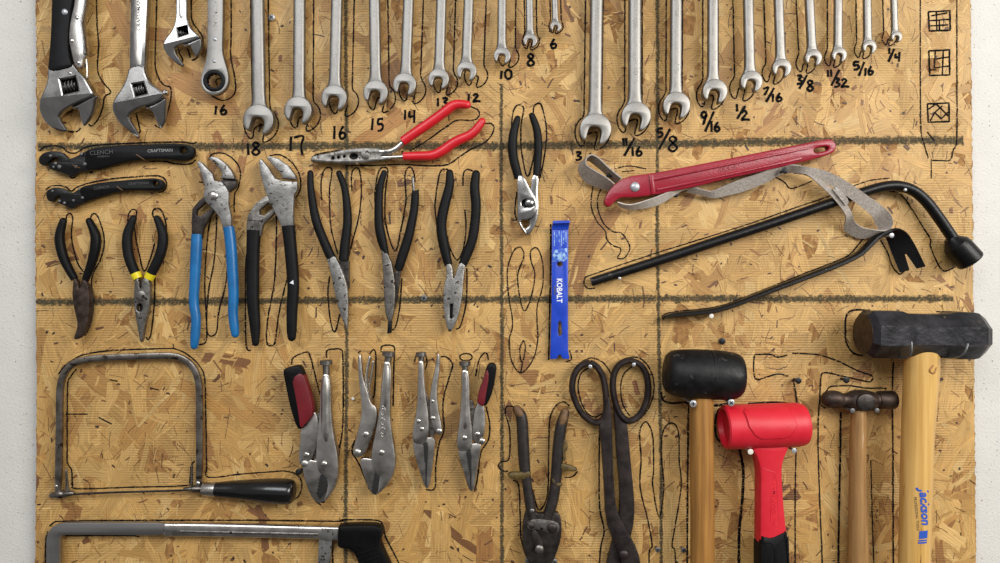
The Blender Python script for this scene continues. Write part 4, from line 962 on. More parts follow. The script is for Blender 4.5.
ink([(59, 374), (64, 367), (72, 360.6), (86, 354), (114, 350.4), (166, 348.4), (178, 349.6), (190, 356), (200, 366), (205, 378), (206, 410), (206.6, 440), (207, 466), (209, 477), (240, 474), (270, 471.6), (286, 471), (297, 474.4), (302, 483), (300, 494), (294, 500)], 1.4)
ink([(77, 369), (71, 377), (68, 388), (67.6, 452), (68, 463), (72, 470), (73, 484), (78, 488.4), (130, 487), (186, 485.4), (190, 481), (191.6, 465), (195, 461)], 1.4)

# ------------------------------------------------------------------ hacksaw
T = Tool('hacksaw', 'steel framed hacksaw with black pistol grip along the bottom edge', 'saw', 10, (215, 545))
T.plate('front_frame', [(47, 640), (46.8, 545), (47.3, 536), (51, 528), (59, 522.8), (80, 522.2), (182, 522.4), (182, 535.5), (70, 534.3), (62, 535), (60, 539), (60, 640)], 6, 5.5, 'hack', 0.8, sm=1)
T.tube('back_bar', [(166, 529.4, 9), (200, 529.6, 9), (260, 530.8, 9), (342, 533, 9)], [(7.0, 4.2), (7.0, 4.2), (6.9, 4.2), (6.8, 4.2)], 'nickel', n=20, e=3.2, cap=('flat', 'flat'))
T.tube('bar_groove', [(182, 530.6, 13.1), (318, 533.4, 13.1)], [(1.3, 0.6), (1.3, 0.6)], 'grey', n=10, sm=1)
T.rivet(167.6, 533.2, 3.0, 11.5, 'nickel', name='stop_stud')
T.plate('bar_socket', [(322, 527.4), (339, 528), (339, 539.4), (321, 538.4)], 6, 8, 'worn', 0.8, sm=0)
T.plate('blade_arm', [(319, 536), (332, 538), (330, 563), (330, 640), (318, 640), (317.4, 563)], 5, 4.5, 'worn', 0.7, sm=0)
gp = T.plate('pistol_grip', [(338.6, 526), (341, 523.4), (374, 522.8), (381, 524.4), (383.6, 528), (383, 534), (380.8, 541), (386, 552), (394, 570), (402, 590), (408, 612), (408, 640), (375, 640), (380, 622), (374, 598), (364, 574), (356, 553), (350.5, 547.5), (340, 546.6), (338.4, 544)], 3, 14, 'blackplastic', 3.4, sm=2)
for i in range(11):
    t = i / 10
    x0, y0 = 356.5 + 16 * t, 552 + 42 * t; x1, y1 = 379 + 16.5 * t, 546 + 40 * t
    T.tube('grip_rib', [(x0 + 2, y0, 16.6), (x1 - 1, y1, 16.6)], [0.9, 0.9], 'blackplastic', n=8, sm=1, parent=gp)
T.tube('hacksaw_blade', [(50, 630, 8), (330, 632, 8)], [(5, 0.5), (5, 0.5)], 'darksteel', n=8, sm=1, cap=('flat', 'flat'))
ink([(50, 526), (55, 522), (62, 521), (110, 520.2), (177, 520), (260, 520), (338, 521), (342, 519.6), (376, 520), (383, 525), (386, 537), (398, 561), (410, 590)], 1.5)
ink([(47.5, 534), (46, 545), (45.5, 600)], 1.6); ink([(66, 535.6), (100, 535.2), (132, 535.4), (140, 537)], 1.2); ink([(61.5, 539), (61, 600)], 1.5); ink([(332, 541), (333, 559), (333, 600)], 2.0)

# ------------------------------------------------------------------ locking pliers
def locking(label, anchor, body, jaw, rivets, knob, lever=None, mouth=None, m='nickel', rest=None, barrel=None):
    T = Tool('locking_pliers', label, 'pliers', 14, anchor, 'locking pliers in a row')
    if lever: T.plate('lever', lever, 9, 6.5, m, 2.0, sm=2)
    if rest: T.plate('toggle_link', rest, 8, 4, 'grey', 0.8, sm=1)
    T.plate('lower_jaw', jaw, 8, 7, m, 1.6, sm=1)
    bo = T.plate('body', body, 8.5, 9.5, m, 2.4, sm=1)
    if barrel: T.tube('barrel', [(p[0], p[1], 13.5) for p in barrel], [(p[2], p[2] * 0.95 + 1.2) for p in barrel], m, n=18, parent=bo, cap=('flat', 'round'))
    if mouth:
        T.plate('mouth_shade', mouth, 15.6, 1.2, 'void', 0.2, sm=0)  # dark tooth-edged plate paints the shade inside the open jaws
    for x, y, r, h in rivets: T.rivet(x, y, r, h, m)
    x, y, w, x2, y2 = knob
    dx, dy = x2 - x, y2 - y
    T.tube('adjusting_screw', [(x, y, 13), (x2, y2, 13)], [w * 0.28, w * 0.28], 'grey', n=12, sm=1, cap=('flat', 'flat'))
    L = math.hypot(dx, dy); ux, uy = dx / L, dy / L
    n = 20; rr = w / 2
    # knurled knob: notched disc edge-on
    path = [(x - ux * 2.4, y - uy * 2.4, 13), (x - ux * 2.0, y - uy * 2.0, 13), (x + ux * 2.0, y + uy * 2.0, 13), (x + ux * 2.4, y + uy * 2.4, 13)]
    kb = T.tube('adjusting_knob', path, [rr * 0.86, rr, rr, rr * 0.86], 'grey', n=18, sm=1, cap=('flat', 'flat'), angle=10)
    return T
def zig(a, b, amp, n):
    """toothed line from a to b"""
    out = []
    dx, dy = b[0] - a[0], b[1] - a[1]; L = math.hypot(dx, dy); nx, ny = -dy / L, dx / L
    for i in range(n * 2 + 1):
        t = i / (n * 2); s = amp if i % 2 else 0
        out.append((a[0] + dx * t + nx * s, a[1] + dy * t + ny * s))
    return out

T = locking('locking pliers with black and red padded lever nearest the coping saw', (318, 440),
    [(322.5, 376), (324, 373.5), (329, 373.5), (330.5, 376), (331.8, 386), (332, 410), (334.6, 434), (338.4, 452), (339.6, 466), (338.6, 480), (334.4, 490), (328, 499), (321, 504), (323.4, 500), (326.6, 492), (328.4, 483), (326, 476), (320, 473), (316.5, 464), (316.6, 444), (319.6, 416), (320.6, 390)],
    [(302, 458), (312, 460), (330, 462), (337, 478), (332, 490), (324, 503), (318.6, 503.6), (312, 498), (306.6, 487), (303, 473)],
    [(325, 463, 3.0, 18), (306.8, 454.6, 3.0, 15.5), (304.8, 463.4, 3.6, 15)], (325.8, 362.6, 12.5, 326.2, 376),
    lever=[(300, 430), (309, 418), (315, 410), (318.5, 418), (319, 436), (316, 450), (311, 461), (303, 465.5), (298.6, 463), (298.6, 452), (300.4, 440)],
    mouth=zig((322, 474), (317.6, 494), 1.3, 6) + [(320.4, 499)] + zig((325.4, 493), (328.6, 479), 1.0, 5),
    rest=[(312, 415), (321, 412), (319, 440), (318, 468), (312, 464), (316, 440)], barrel=[(326.3, 375, 3.6), (326.3, 386, 5.4), (326.2, 410, 5.6), (326.4, 430, 5.6), (327.6, 446, 2.4)])
gp = T.plate('padded_grip', [(284.3, 371), (286, 368), (292, 366), (300, 364.4), (303.4, 367.6), (308.6, 385), (315.3, 410), (311, 417), (303, 428), (299, 428), (295, 418), (290.4, 402), (287, 384)], 8, 13, 'blackplastic', 2.6, sm=1)
T.plate('red_pad', [(293.5, 377), (304.6, 370.5), (310.4, 388), (316.2, 410), (309, 420), (302, 428.6), (300.4, 414), (297, 394)], 9, 12.8, 'redpad', 1.5, sm=1, parent=gp)
ink([(291.7, 364.5), (293, 358), (300, 354), (307.7, 352), (311, 358), (313, 366), (318, 386), (321, 396)]); ink([(327, 358), (327, 350.6), (334, 349), (341.4, 349.6), (343, 358), (343.4, 395), (342.6, 430), (338.6, 452)]); ink([(304.6, 473), (309, 488), (315, 499), (321, 505)])

T = locking('locking pliers with bare forked lever and an embossed oval on the body', (378, 430),
    [(383.6, 364), (385, 361), (390, 361), (391.4, 364), (392.2, 374), (391, 400), (391, 420), (394, 440), (396.6, 458), (395.4, 470), (391, 481), (383, 490), (377.6, 494.8), (378.6, 484), (380, 474), (374.5, 472), (371, 462), (372.4, 446), (376, 430), (380, 408), (381.8, 380)],
    [(359, 459), (366, 457), (386, 463), (388, 480), (379, 493.4), (375.6, 495.6), (371, 493.6), (366.5, 483), (362.5, 472)],
    [(366, 434, 3.0, 15.5), (357.6, 452, 3.6, 15.2), (382.2, 451.6, 3.0, 18)], (388.6, 354, 13, 387.6, 364),
    lever=[(357.6, 356), (359.4, 353.8), (361.6, 355), (362.2, 366), (363.4, 378), (368, 392), (371.4, 404), (377, 406), (377.6, 420), (372, 438), (365, 454), (358, 458.6), (353, 455), (353.2, 449), (357, 434), (361, 418), (361.6, 404), (359.2, 386), (358, 370)],
    mouth=zig((375.6, 473), (372.6, 491), 1.2, 6) + [(376, 494)] + zig((378, 489), (380.4, 476), 1.0, 6), barrel=[(387.4, 363, 3.4), (387, 376, 4.8), (386, 400, 4.6), (385, 412, 2.2)])
T.tube('lever_fork', [(369.6, 357, 12), (367.4, 368, 12.4), (366.4, 380, 12), (368.4, 396, 12)], [(1.7, 2.6)] * 4, 'nickel')
T.tube('lever_release', [(372.6, 362, 9), (371, 374, 9), (368.6, 388, 9), (370, 402, 9)], [(1.6, 2.4)] * 4, 'nickel')
em = T.plate('embossed_oval', circle(383.4, 421, 4.4, 16, n=24), 17.7, 0.8, 'nickel', 0.35, holes=[circle(383.4, 421, 3.2, 14.6, n=24)], sm=0, hs=0)
for i in range(3):
    cy_ = 411.5 + i * 9.4
    T.plate('embossed_ring', circle(383.4, cy_, 2.7, 4.0, n=16), 17.7, 0.7, 'nickel', 0.3, holes=[circle(383.4, cy_, 1.5, 2.6, n=16)], sm=0, hs=0, parent=em)
ink([(358, 353), (361, 351)]); ink([(369.5, 354), (374, 349.4), (376, 356), (375.4, 380), (374, 396), (370, 399)]); ink([(381.4, 352), (381.8, 346.6), (388, 345), (394, 346.4), (394.8, 353), (394, 364), (393.4, 406)]); ink([(355, 440), (352, 451), (357, 460), (360.5, 466.7), (369.5, 489)])

T = locking('slim long-nose locking pliers with bare lever between the two wider locking pliers', (426, 430),
    [(418, 363), (419.4, 360), (423, 360), (424.4, 363), (424.8, 378), (426.4, 394), (429.4, 418), (429.6, 432), (426, 443), (418, 444), (412.6, 441), (412.4, 430), (416.8, 410), (418, 380)],
    [(412.4, 439), (424, 437), (435.4, 437), (434.6, 450), (433, 464), (429.6, 488), (425, 489), (419, 470), (413.6, 452)],
    [(419, 420.5, 2.3, 18), (422.2, 428.2, 2.3, 18), (415.8, 437, 2.2, 17), (432.8, 401, 1.8, 15.3), (433.2, 418, 2.4, 15.3), (439.2, 431, 3.0, 15)], (421, 354.5, 10.5, 421.4, 363),
    lever=[(436.6, 355), (438.4, 352.8), (440.2, 355), (440, 370), (437, 390), (438.4, 409), (443, 429), (441, 435.6), (435, 434), (431, 422), (429, 406), (431, 385), (435, 368)],
    mouth=zig((424, 443), (425.6, 462), 1.0, 7) + [(425.8, 486), (426.6, 486), (427.6, 462), (428.6, 447), (427.4, 441.5)],
    rest=[(425, 388), (430, 404), (436, 434), (430, 440), (427, 420)], barrel=[(421.2, 362, 2.8), (421.3, 376, 3.2), (421.3, 396, 3.8), (421, 410, 2.2)])
ink([(414.8, 362), (416, 356), (421, 352), (426, 356), (427, 364), (424, 371)], 1.3); ink([(441, 356.6), (446, 356.6), (450, 360), (452.7, 365), (449, 378), (444, 396), (443, 410), (444, 430), (439, 444), (436, 465), (435, 487.8), (426, 489.4)])

T = locking('long-nose locking pliers with padded black and red lever nearest the aviation snips', (472, 430),
    [(460.8, 373), (462.4, 369.4), (467.6, 369.4), (469.2, 373), (470, 384), (470.2, 410), (473.4, 436), (472, 449), (464, 451), (457.6, 450), (456.2, 440), (459.4, 420), (461.6, 390)],
    [(457.6, 447), (468, 444), (481.6, 442), (480.4, 452), (477.6, 468), (474, 491.4), (469, 491.4), (463.4, 472), (458.6, 456)],
    [(464.8, 437, 2.6, 18), (477.6, 434, 2.8, 15.3), (482, 441, 3.2, 15.3)], (464.8, 363.6, 11.5, 465, 373),
    lever=[(475, 405), (482, 398), (485.4, 410), (485.8, 428), (482, 443), (476, 445), (472, 437), (472.6, 424)],
    mouth=zig((467, 451), (469.6, 470), 1.1, 7) + [(470.6, 489), (471.4, 489), (471.6, 470), (471.6, 456), (470.4, 449)],
    rest=[(469, 398), (475, 404), (474, 436), (468, 430)], barrel=[(465, 371, 3.6), (465.6, 384, 4.2), (465.6, 404, 4.4), (465.4, 424, 4.4), (465, 432, 2.2)])
gp = T.plate('padded_grip', [(486, 368), (488.6, 363), (494, 362.6), (496.8, 366), (496, 374), (492.8, 391), (488.4, 402), (485, 406), (477.6, 402), (479, 393), (483, 380)], 8, 13, 'blackplastic', 2.4, sm=1)
T.plate('red_pad', [(482.4, 381), (487.4, 366), (489.6, 376), (486.6, 392), (484.6, 406), (476.8, 402.4), (478.4, 392)], 9, 12.8, 'redpad', 1.5, sm=1, parent=gp)
ink(circle(466, 357, 6.2, 3.6, 14) + [(472.2, 357)], 1.4, sm=2); ink([(475.6, 376), (477, 368), (480, 358), (484.4, 353), (487.4, 354.5), (488.4, 360)]); ink([(486, 406), (489.8, 424), (488.4, 439.5), (481, 452), (478.6, 470), (476, 487)])

# ------------------------------------------------------------------ aviation snips
T = Tool('aviation_snips', 'dark worn aviation snips with frayed brown grips at the bottom edge', 'snips', 12, (541, 530))
T.plate('blade', [(528, 555), (540, 548), (548, 556), (546, 590), (540, 620), (534, 616), (530, 590)], 5, 5, 'darksteel', 0.8, sm=1)
for pth, rd, side in (([(517, 409.5), (521.6, 418), (523, 439), (524.4, 464), (527, 484), (530.5, 508), (533, 522)], [4.4, 5.8, 6.0, 5.8, 5.0, 5.2, 5.0], 0), ([(565, 413), (561, 427), (558, 451.5), (556, 479), (553, 500), (548, 516), (545, 524)], [4.6, 5.8, 5.8, 5.6, 5.6, 5.6, 5.2], 1)):
    g = T.tube('handle', [(x, y, 11) for x, y in pth], rd, 'snipgrip', n=14, depth=0.9)
    e0 = pth[0]; e1 = pth[1]
    T.tube('frayed_tip', [(e0[0], e0[1] - 1, 12), ((e0[0] + e1[0]) / 2, (e0[1] + e1[1]) / 2 - 1, 13), (e1[0], e1[1] - 2, 12.5)], [3.6, 4.2, 3.0], 'tan', n=12, sm=2, parent=g)
T.plate('finger_guard', [(507.6, 473), (512, 471), (520, 471.4), (526, 469), (531, 471), (530.6, 476), (524, 479), (513, 479), (508, 476.6)], 9, 7, 'mustard', 2.4, sm=1)
T.plate('finger_guard', [(560, 462.6), (566, 463.5), (574, 466), (578, 469), (575, 471.6), (566, 470.6), (560, 469.4)], 9, 6, 'mustard', 2.0, sm=1)
T.plate('finger_guard', [(552, 476), (556, 481), (562.6, 483), (561.6, 486), (556, 485.6), (551.4, 481)], 10, 6, 'mustard', 1.6, sm=1)
T.plate('worn_patch', [(563, 438), (567, 440), (568, 448), (565, 452), (566, 460), (563, 461), (562, 450)], 10, 5, 'mustard', 1.0, sm=1)
hb = T.plate('head', [(526, 508), (534, 511), (540, 514), (552, 511), (560, 513), (562, 528), (560.6, 540), (556.6, 553), (552, 563), (546, 572), (534, 572), (526.6, 560), (522.6, 545), (522.2, 526)], 6, 8, 'darksteel', 1.6, sm=1)
T.plate('link', [(526, 521), (534, 517.4), (552, 519), (559.6, 523), (558.6, 531), (550, 533), (538, 528), (528, 529)], 13.6, 2.4, 'grey', 0.8, sm=1)
T.plate('link', [(531, 527), (537, 530), (542, 540), (544.6, 549), (539, 553), (535, 548), (531.6, 536)], 13.4, 2.2, 'darksteel', 0.8, sm=1)
T.rivet(552, 526.8, 5, 16, 'iron', name='bolt'); T.rivet(539.2, 548, 4.4, 15.4, 'grey', name='bolt'); T.rivet(531.4, 525, 2.6, 15.8, 'iron', name='bolt'); T.rivet(532, 510, 2.6, 15.4, 'grey', name='bolt')
ink([(519, 412), (514, 406.6), (507, 406.6), (505.2, 413), (509.6, 430), (509, 458), (501.4, 461.4), (498.4, 466), (502, 470.4), (508, 471)], 1.5); ink([(513, 480), (518.6, 485), (520, 513), (521, 537), (526, 556)], 1.5)
ink([(548.4, 470), (548.8, 440), (550, 418), (556, 405.4), (563.8, 401.7), (569.4, 406)], 1.4); ink([(548.4, 470), (546.9, 497.6), (539, 510), (534.6, 497.6), (532, 488)], 1.4); ink([(565.3, 477.6), (573, 476), (577.6, 471)], 1.4)

# ------------------------------------------------------------------ tin snips
T = Tool('tin_snips', 'long dark iron tin snips with two oval finger loops', 'snips', 10, (617, 480))
def loop(pts, r, h, nm):
    p = pts + [pts[0]]
    return T.tube(nm, [(x, y, h) for x, y in p], [r] * len(p), 'iron', n=12, cap=('flat', 'flat'), depth=1.3)
loop([(590, 362.6), (580.5, 366), (573.8, 376), (572.3, 390), (576.6, 404), (583.7, 415.5), (594, 422.2), (602, 420.5), (606, 411), (606, 396), (603, 378), (597, 366.8)], 3.3, 10, 'finger_loop')
loop([(628.7, 360.2), (619.8, 364.6), (614.2, 374), (613, 388), (615.4, 402), (620.5, 414.5), (628.7, 421), (638, 417), (645, 406), (648.2, 392), (646.8, 376), (640, 364.6)], 3.3, 9, 'finger_loop')
T.plate('shank', [(612.4, 396), (615.6, 398), (619, 411), (626, 420), (627.6, 424), (630, 451.5), (634.5, 497.6), (634.8, 519), (630.5, 540), (618, 575), (606, 610), (600, 612), (603, 580), (611, 545), (619, 520), (620.2, 491), (616.4, 451.5), (615.8, 430)], 4, 6, 'iron', 1.3, sm=1)
s1 = T.plate('shank', [(598, 424.5), (603, 420), (605, 411), (606, 397), (609, 396), (611, 412), (611.8, 440), (613, 482), (615.4, 508), (625, 527), (637.5, 549), (641, 570), (636, 612), (630, 616), (626, 580), (621, 560), (612.6, 540), (605, 519), (603.4, 482), (600.6, 440)], 8.5, 6.5, 'iron', 1.5, sm=1)
T.plate('maker_stamp', [(606, 458), (611.6, 458), (611.4, 483), (606.6, 483)], 14.9, 0.4, 'iron', 0.15, holes=[[(606.8, 459), (610.8, 459), (610.6, 482), (607.4, 482)]], sm=0, hs=0, parent=s1)
T.rivet(623, 553, 4.8, 15, 'iron', name='pivot_bolt')
ink([(589, 367.5), (581, 373.6), (578, 386), (580.7, 400), (586.8, 412.5), (595, 417), (602, 413)], 1.3); ink([(581, 362), (591, 357.8), (601, 361), (607, 367), (611, 374)], 1.3)
ink([(632, 366.5), (624, 373.6), (620.6, 386), (622.6, 404), (629.7, 415.5)], 1.3); ink([(624, 359.6), (632, 357), (640, 358.4), (648, 366), (653, 378), (653.6, 392), (649, 407), (640, 418.6), (629, 424)], 1.4); ink([(599.4, 430), (599, 470), (599.6, 507), (604, 530), (601, 545), (599.5, 563), (599, 600)], 1.6)

# ------------------------------------------------------------------ rubber mallet
T = Tool('rubber_mallet', 'mallet with scuffed black rubber head and aged wooden handle', 'mallet', 32, (704, 375))
T.tube('handle', [(702, 385, 30), (702, 420, 30), (702.6, 480, 30), (703, 540, 30), (703, 640, 30), (702, 760, 30)], [(11.6, 10), (11.8, 10), (12, 10.2), (12, 10.2), (12.4, 10.6), (12.6, 11)], 'hickory2', n=20, cap=('flat', 'round'))
ax = [(666, 372.6), (667.2, 372.7), (670.6, 372.9), (676, 373.2), (690, 374), (703, 374.6), (708, 374.8), (709, 374.9), (722, 375.5), (733.5, 376.2), (738.6, 376.6), (741.2, 376.8), (742, 376.8)]
rd = [15, 18.6, 21.2, 23.2, 24.6, 25, 25, 24.7, 24.6, 23.4, 21.6, 18.8, 15]
T.tube('head', [(x, y, 30) for x, y in ax], rd, 'mallet', n=40, sm=3, cap=('flat', 'flat'))
ink([(661, 392), (663, 400), (672, 403), (688, 403.4), (688, 420), (687.5, 480), (687, 563), (687, 620)], 1.9); ink([(714, 405.6), (728, 403.4)], 2.6)

# ------------------------------------------------------------------ dead-blow hammer
T = Tool('dead_blow_hammer', 'bright red dead-blow hammer with black lower grip', 'hammer', 28, (765, 425))
T.tube('head', [(726, 427.0, 28), (725.6, 427.0, 28), (720.8, 427.2, 28), (720.4, 427.2, 28), (722, 427.1, 28), (728, 426.8, 28), (764, 425.8, 28), (792, 424.6, 28), (797, 424.4, 28), (800.6, 424.2, 28), (801.6, 424.2, 28)], [3, 17.2, 18.2, 20.2, 21.7, 22, 22.2, 21.8, 21.2, 19.8, 18], 'redsnap', n=40, sm=1, cap=('flat', 'flat'), axis=(1, -0.035, 0), angle=30)
pn = [(735.5, 409), (739, 405.6), (780, 404.6), (783, 408), (785.6, 421), (778, 431.6), (772, 434), (751, 435), (743.5, 431), (737.5, 422)]
def on_head(x, y): return 28 + math.sqrt(max(0.0, 22.1 ** 2 - (y - 425.6) ** 2))
# raised cheek panel that follows the round of the head
def cheek():
    verts, faces = [], []
    cxm, cym = 761, 419
    rings = [(1.0, -0.3), (0.95, 1.25), (0.8, 1.3), (0.5, 1.3), (0.2, 1.3)]
    P = []
    for a_, b_ in zip(pn, pn[1:] + pn[:1]):
        for t_ in (0, 0.25, 0.5, 0.75): P.append((a_[0] + (b_[0] - a_[0]) * t_, a_[1] + (b_[1] - a_[1]) * t_))
    for f, d in rings:
        for x, y in P:
            X, Y = cxm + (x - cxm) * f, cym + (y - cym) * f
            verts.append((X, Y, on_head(X, Y) + d - 0.1))
    n = len(P)
    for i in range(len(rings) - 1):
        for j in range(n): faces.append((i * n + j, i * n + (j + 1) % n, (i + 1) * n + (j + 1) % n, (i + 1) * n + j))
    faces.append(tuple((len(rings) - 1) * n + j for j in range(n)))
    T.mesh('cheek_panel', verts, faces, 'redsnap', angle=28)
cheek()
def nar(p): return [(766.2 + (q[0] - 768) * 0.95,) + tuple(q[1:]) for q in p]
nk = T.plate('handle', nar([(744, 440), (789, 439), (784.6, 448), (780, 458), (778.4, 468), (779, 484), (781, 510), (783.6, 532), (785, 545), (754.6, 545), (754.6, 530), (755, 490), (755, 468), (752, 456), (747, 448)]), 18, 20, 'redsnap', 4.0, sm=1)
T.tube('inset_panel_edge', nar([(757, 465.4, 37.6), (770, 470, 37.8), (772, 480, 37.8), (774, 520, 37.8), (770, 523, 37.8), (766, 519, 37.8), (765, 480, 37.8)]), [0.5] * 7, 'redsnap', n=6, sm=1, parent=nk)
T.text('CRAFTSMAN', 767, 495, 5.4, 90, 38.0, 'redsnap', 'raised_lettering', nk, ext=0.35, bold=0.02)
for i in range(5):
    for y0 in (472, 516):
        T.plate('grip_hatch', nar([(768, y0 + i * 1.4), (771.6, y0 - 2 + i * 1.4), (771.6, y0 - 1.3 + i * 1.4), (768, y0 + 0.7 + i * 1.4)]), 37.8, 0.5, 'redsnap', 0.1, sm=0, parent=nk)
T.rivet(765, 462.8, 1.2, 37.6, 'void', nk, 'hang_hole', 0.2)
gp = T.plate('grip', nar([(754.2, 531.4), (760, 532), (766, 533.4), (776, 529), (783.4, 525.4), (785, 545), (787.6, 580), (789, 640), (786, 720), (754, 720), (752.8, 640), (754, 580)]), 16.5, 23.5, 'rubber', 5.0, sm=1)
T.plate('grip_groove', nar([(757, 539), (765, 539.6), (768, 544), (769, 570), (771, 570), (771, 545), (774, 540), (781, 534.6), (783, 570), (784.6, 570), (783.4, 532), (773, 538), (769, 541.4), (766, 537.4), (757, 537)]), 39.6, 0.7, 'rubber', 0.25, sm=0, parent=gp)
T.root.location.x += 2.8 * S
ink([(720, 408), (716.4, 414), (715, 425), (716, 436), (720, 442)], 2.2); ink([(748, 403.4), (776, 402), (792, 404)], 1.8)
ink([(739, 448), (742.6, 465), (743, 480), (741.6, 505), (739, 531), (738.6, 563), (738.6, 620)], 2.8); ink([(796, 448), (795, 491), (795, 563), (795, 620)], 1.3)

# ------------------------------------------------------------------ ball-peen hammer
T = Tool('ball_peen_hammer', 'small dark ball-peen hammer with dull wooden handle beside the sledgehammer', 'hammer', 16, (860, 402))
T.tube('handle', [(859.5, 404, 15), (859, 418, 15), (858.4, 440, 15), (858.2, 480, 15), (858.6, 530, 15), (859.4, 600, 15), (859.6, 740, 15)], [(6.4, 6), (7.2, 7), (7.8, 7.4), (8.2, 7.6), (9.6, 8.4), (11, 9), (11, 9)], 'hickory3', n=18, cap=('flat', 'round'))
hx = [(822, 399.6), (823.4, 399.6), (827, 399.6), (832, 399.6), (838, 399.6), (842, 399.8), (845, 400), (848, 400.2), (852, 400.6), (860, 401), (868, 400.8), (873, 400.4), (876, 400.2), (878, 400.2), (880, 400.2), (892, 400), (894.6, 400), (895.6, 400)]
hr = [2.6, 5.0, 8.0, 9.0, 8.6, 7.0, 6.4, 7.6, 10, 11.2, 10.6, 9.0, 7.4, 7.4, 9.0, 9.2, 8.8, 7.8]
hd = T.tube('head', [(x, y, 15) for x, y in hx], hr, 'brownsteel', n=24, sm=2, cap=('flat', 'flat'))
T.plate('cheek', circle(861, 400.8, 9.4, 8.6, n=20), 22, 4.6, 'darksteel', 1.4, sm=1, parent=hd)
ink([(825, 408), (820, 404), (820.4, 397), (827, 390), (831, 386.4), (850, 385.6), (866, 388), (884, 388), (885, 389.6)], 1.4)
ink([(840.4, 412), (840, 451), (839, 500), (838, 563), (838, 620)], 2.0); ink([(870.5, 460), (872, 520), (873.5, 563)], 1.2)

# ------------------------------------------------------------------ sledgehammer
T = Tool('sledgehammer', 'heavy sledgehammer with octagonal black head and pale wooden handle', 'hammer', 32, (918, 335))
hcy, hh, hdx = 334.6, 32.0, 28.0
def oct_head():
    st = [(863, 19.5, 0), (868.5, 23.6, 1), (880, 23.8, 1), (897, 23.8, 1), (903, 21.6, 1), (916, 21.0, 1), (932, 21.0, 1), (944, 21.6, 1), (950, 23.6, 1), (968, 23.6, 1), (973, 22.6, 1), (980.5, 17.5, 0)]
    verts, faces = [], []
    n = 8
    for x, r, _ in st:
        for j in range(n):
            a = math.pi / 8 + j * math.pi / 4
            verts.append((x, hcy + (x - 926) * 0.014 + r * 1.06 * math.sin(a), hh + r * 1.06 * math.cos(a)))
    for i in range(len(st) - 1):
        for j in range(n): faces.append((i * n + j, i * n + (j + 1) % n, (i + 1) * n + (j + 1) % n, (i + 1) * n + j))
    faces.append(tuple((len(st) - 1) * n + j for j in range(n)))
    hd = T.mesh('head', verts, faces, 'forged', angle=22)
    x = 862.9; v2 = []; f2 = []
    for r, dx in ((19.8, 0.1), (19.4, -0.5), (12, -1.2), (3, -1.4)):
        for j in range(16):
            a = j * math.pi / 8
            q = r * (1.0 if j % 2 else 0.985) * 1.02
            v2.append((x + dx, hcy - 0.8 + q * math.sin(a), hh + q * math.cos(a)))
    for i in range(3):
        for j in range(16): f2.append((i * 16 + j, i * 16 + (j + 1) % 16, (i + 1) * 16 + (j + 1) % 16, (i + 1) * 16 + j))
    f2.append(tuple(48 + j for j in range(16)))
    T.mesh('striking_face', v2, f2, 'forgedend', parent=hd, angle=50, label='rusty brown struck face')
    return hd
hd = oct_head()
hp = [(921.5, 345), (921.5, 362), (921, 380), (918, 430), (916.2, 480), (914.4, 563), (912, 660), (911, 800)]
hrr = [(16.8, 12.5), (17.2, 12.8), (16.8, 12.8), (15.6, 12.4), (15.2, 12.2), (15.2, 12), (15, 12), (15.6, 12.4)]
hn = T.tube('handle', [(x, y, hh) for x, y in hp], hrr, 'hickory', n=48, cap=('flat', 'round'))
def on_handle(x, y):
    for (p, r, p2, r2) in zip(hp, hrr, hp[1:], hrr[1:]):
        if p[1] <= y <= p2[1]:
            t = (y - p[1]) / (p2[1] - p[1])
            c = p[0] + (p2[0] - p[0]) * t; a = r[0] + (r2[0] - r[0]) * t; b = r[1] + (r2[1] - r[1]) * t
            return hh + b * math.sqrt(max(0.02, 1 - ((x - c) / a) ** 2)) + 0.3
    return hh + 12
T.text('Jackson', 917.4, 503, 12.6, -86, 0, 'blueprint', 'printed_lettering', hn, ext=0.03, shear=0.2, bold=0.42, sx=0.93, warp=on_handle, label='blue printed lettering')
T.text('PROFESSIONAL TOOLS', 909.8, 510, 3.2, -86, 0, 'darkprint', 'printed_lettering', hn, ext=0.03, warp=on_handle)
for q in ([(919.5, 531), (927.8, 530.4), (927.4, 538), (919, 538.6)], [(918.6, 539.8), (927, 539.2), (926.9, 540.6), (918.6, 541.2)], [(918.4, 541.9), (926.8, 541.3), (926.7, 543), (918.3, 543.5)]):
    f = [(x - 7.2, y - 4.2) for x, y in q]
    vv = [(x, y, on_handle(x, y) + 0.05) for x, y in f]; c = (sum(x for x, y in f) / 4, sum(y for x, y in f) / 4)
    vv += [(x, y, on_handle(x, y) - 0.3) for x, y in f]
    mid = [((f[0][0] + f[1][0]) / 2, (f[0][1] + f[1][1]) / 2), ((f[2][0] + f[3][0]) / 2, (f[2][1] + f[3][1]) / 2)]
    vv += [(x, y, on_handle(x, y) + 0.05) for x, y in mid]
    T.mesh('printed_block', vv, [(0, 8, 9, 3), (8, 1, 2, 9), (0, 3, 7, 4), (1, 5, 6, 2)], 'blueprint', parent=hn)
T.tube('wood_split', [(925, 364, hh + 12.9), (921.5, 369, hh + 12.9), (926, 371.5, hh + 12.6), (929, 366, hh + 12.2)], [0.7, 1.0, 0.9, 0.5], 'hickory2', n=6, parent=hn)
ink([(870, 310.4), (853, 310), (846, 316), (845, 330), (845.4, 340), (850, 350), (858, 355), (870, 354.6)], 1.8); ink([(936, 311.6), (958, 312), (962, 314)], 1.4)
ink([(893, 362), (892, 390), (892.6, 450), (892.8, 520), (893, 563), (893, 620)], 1.6)
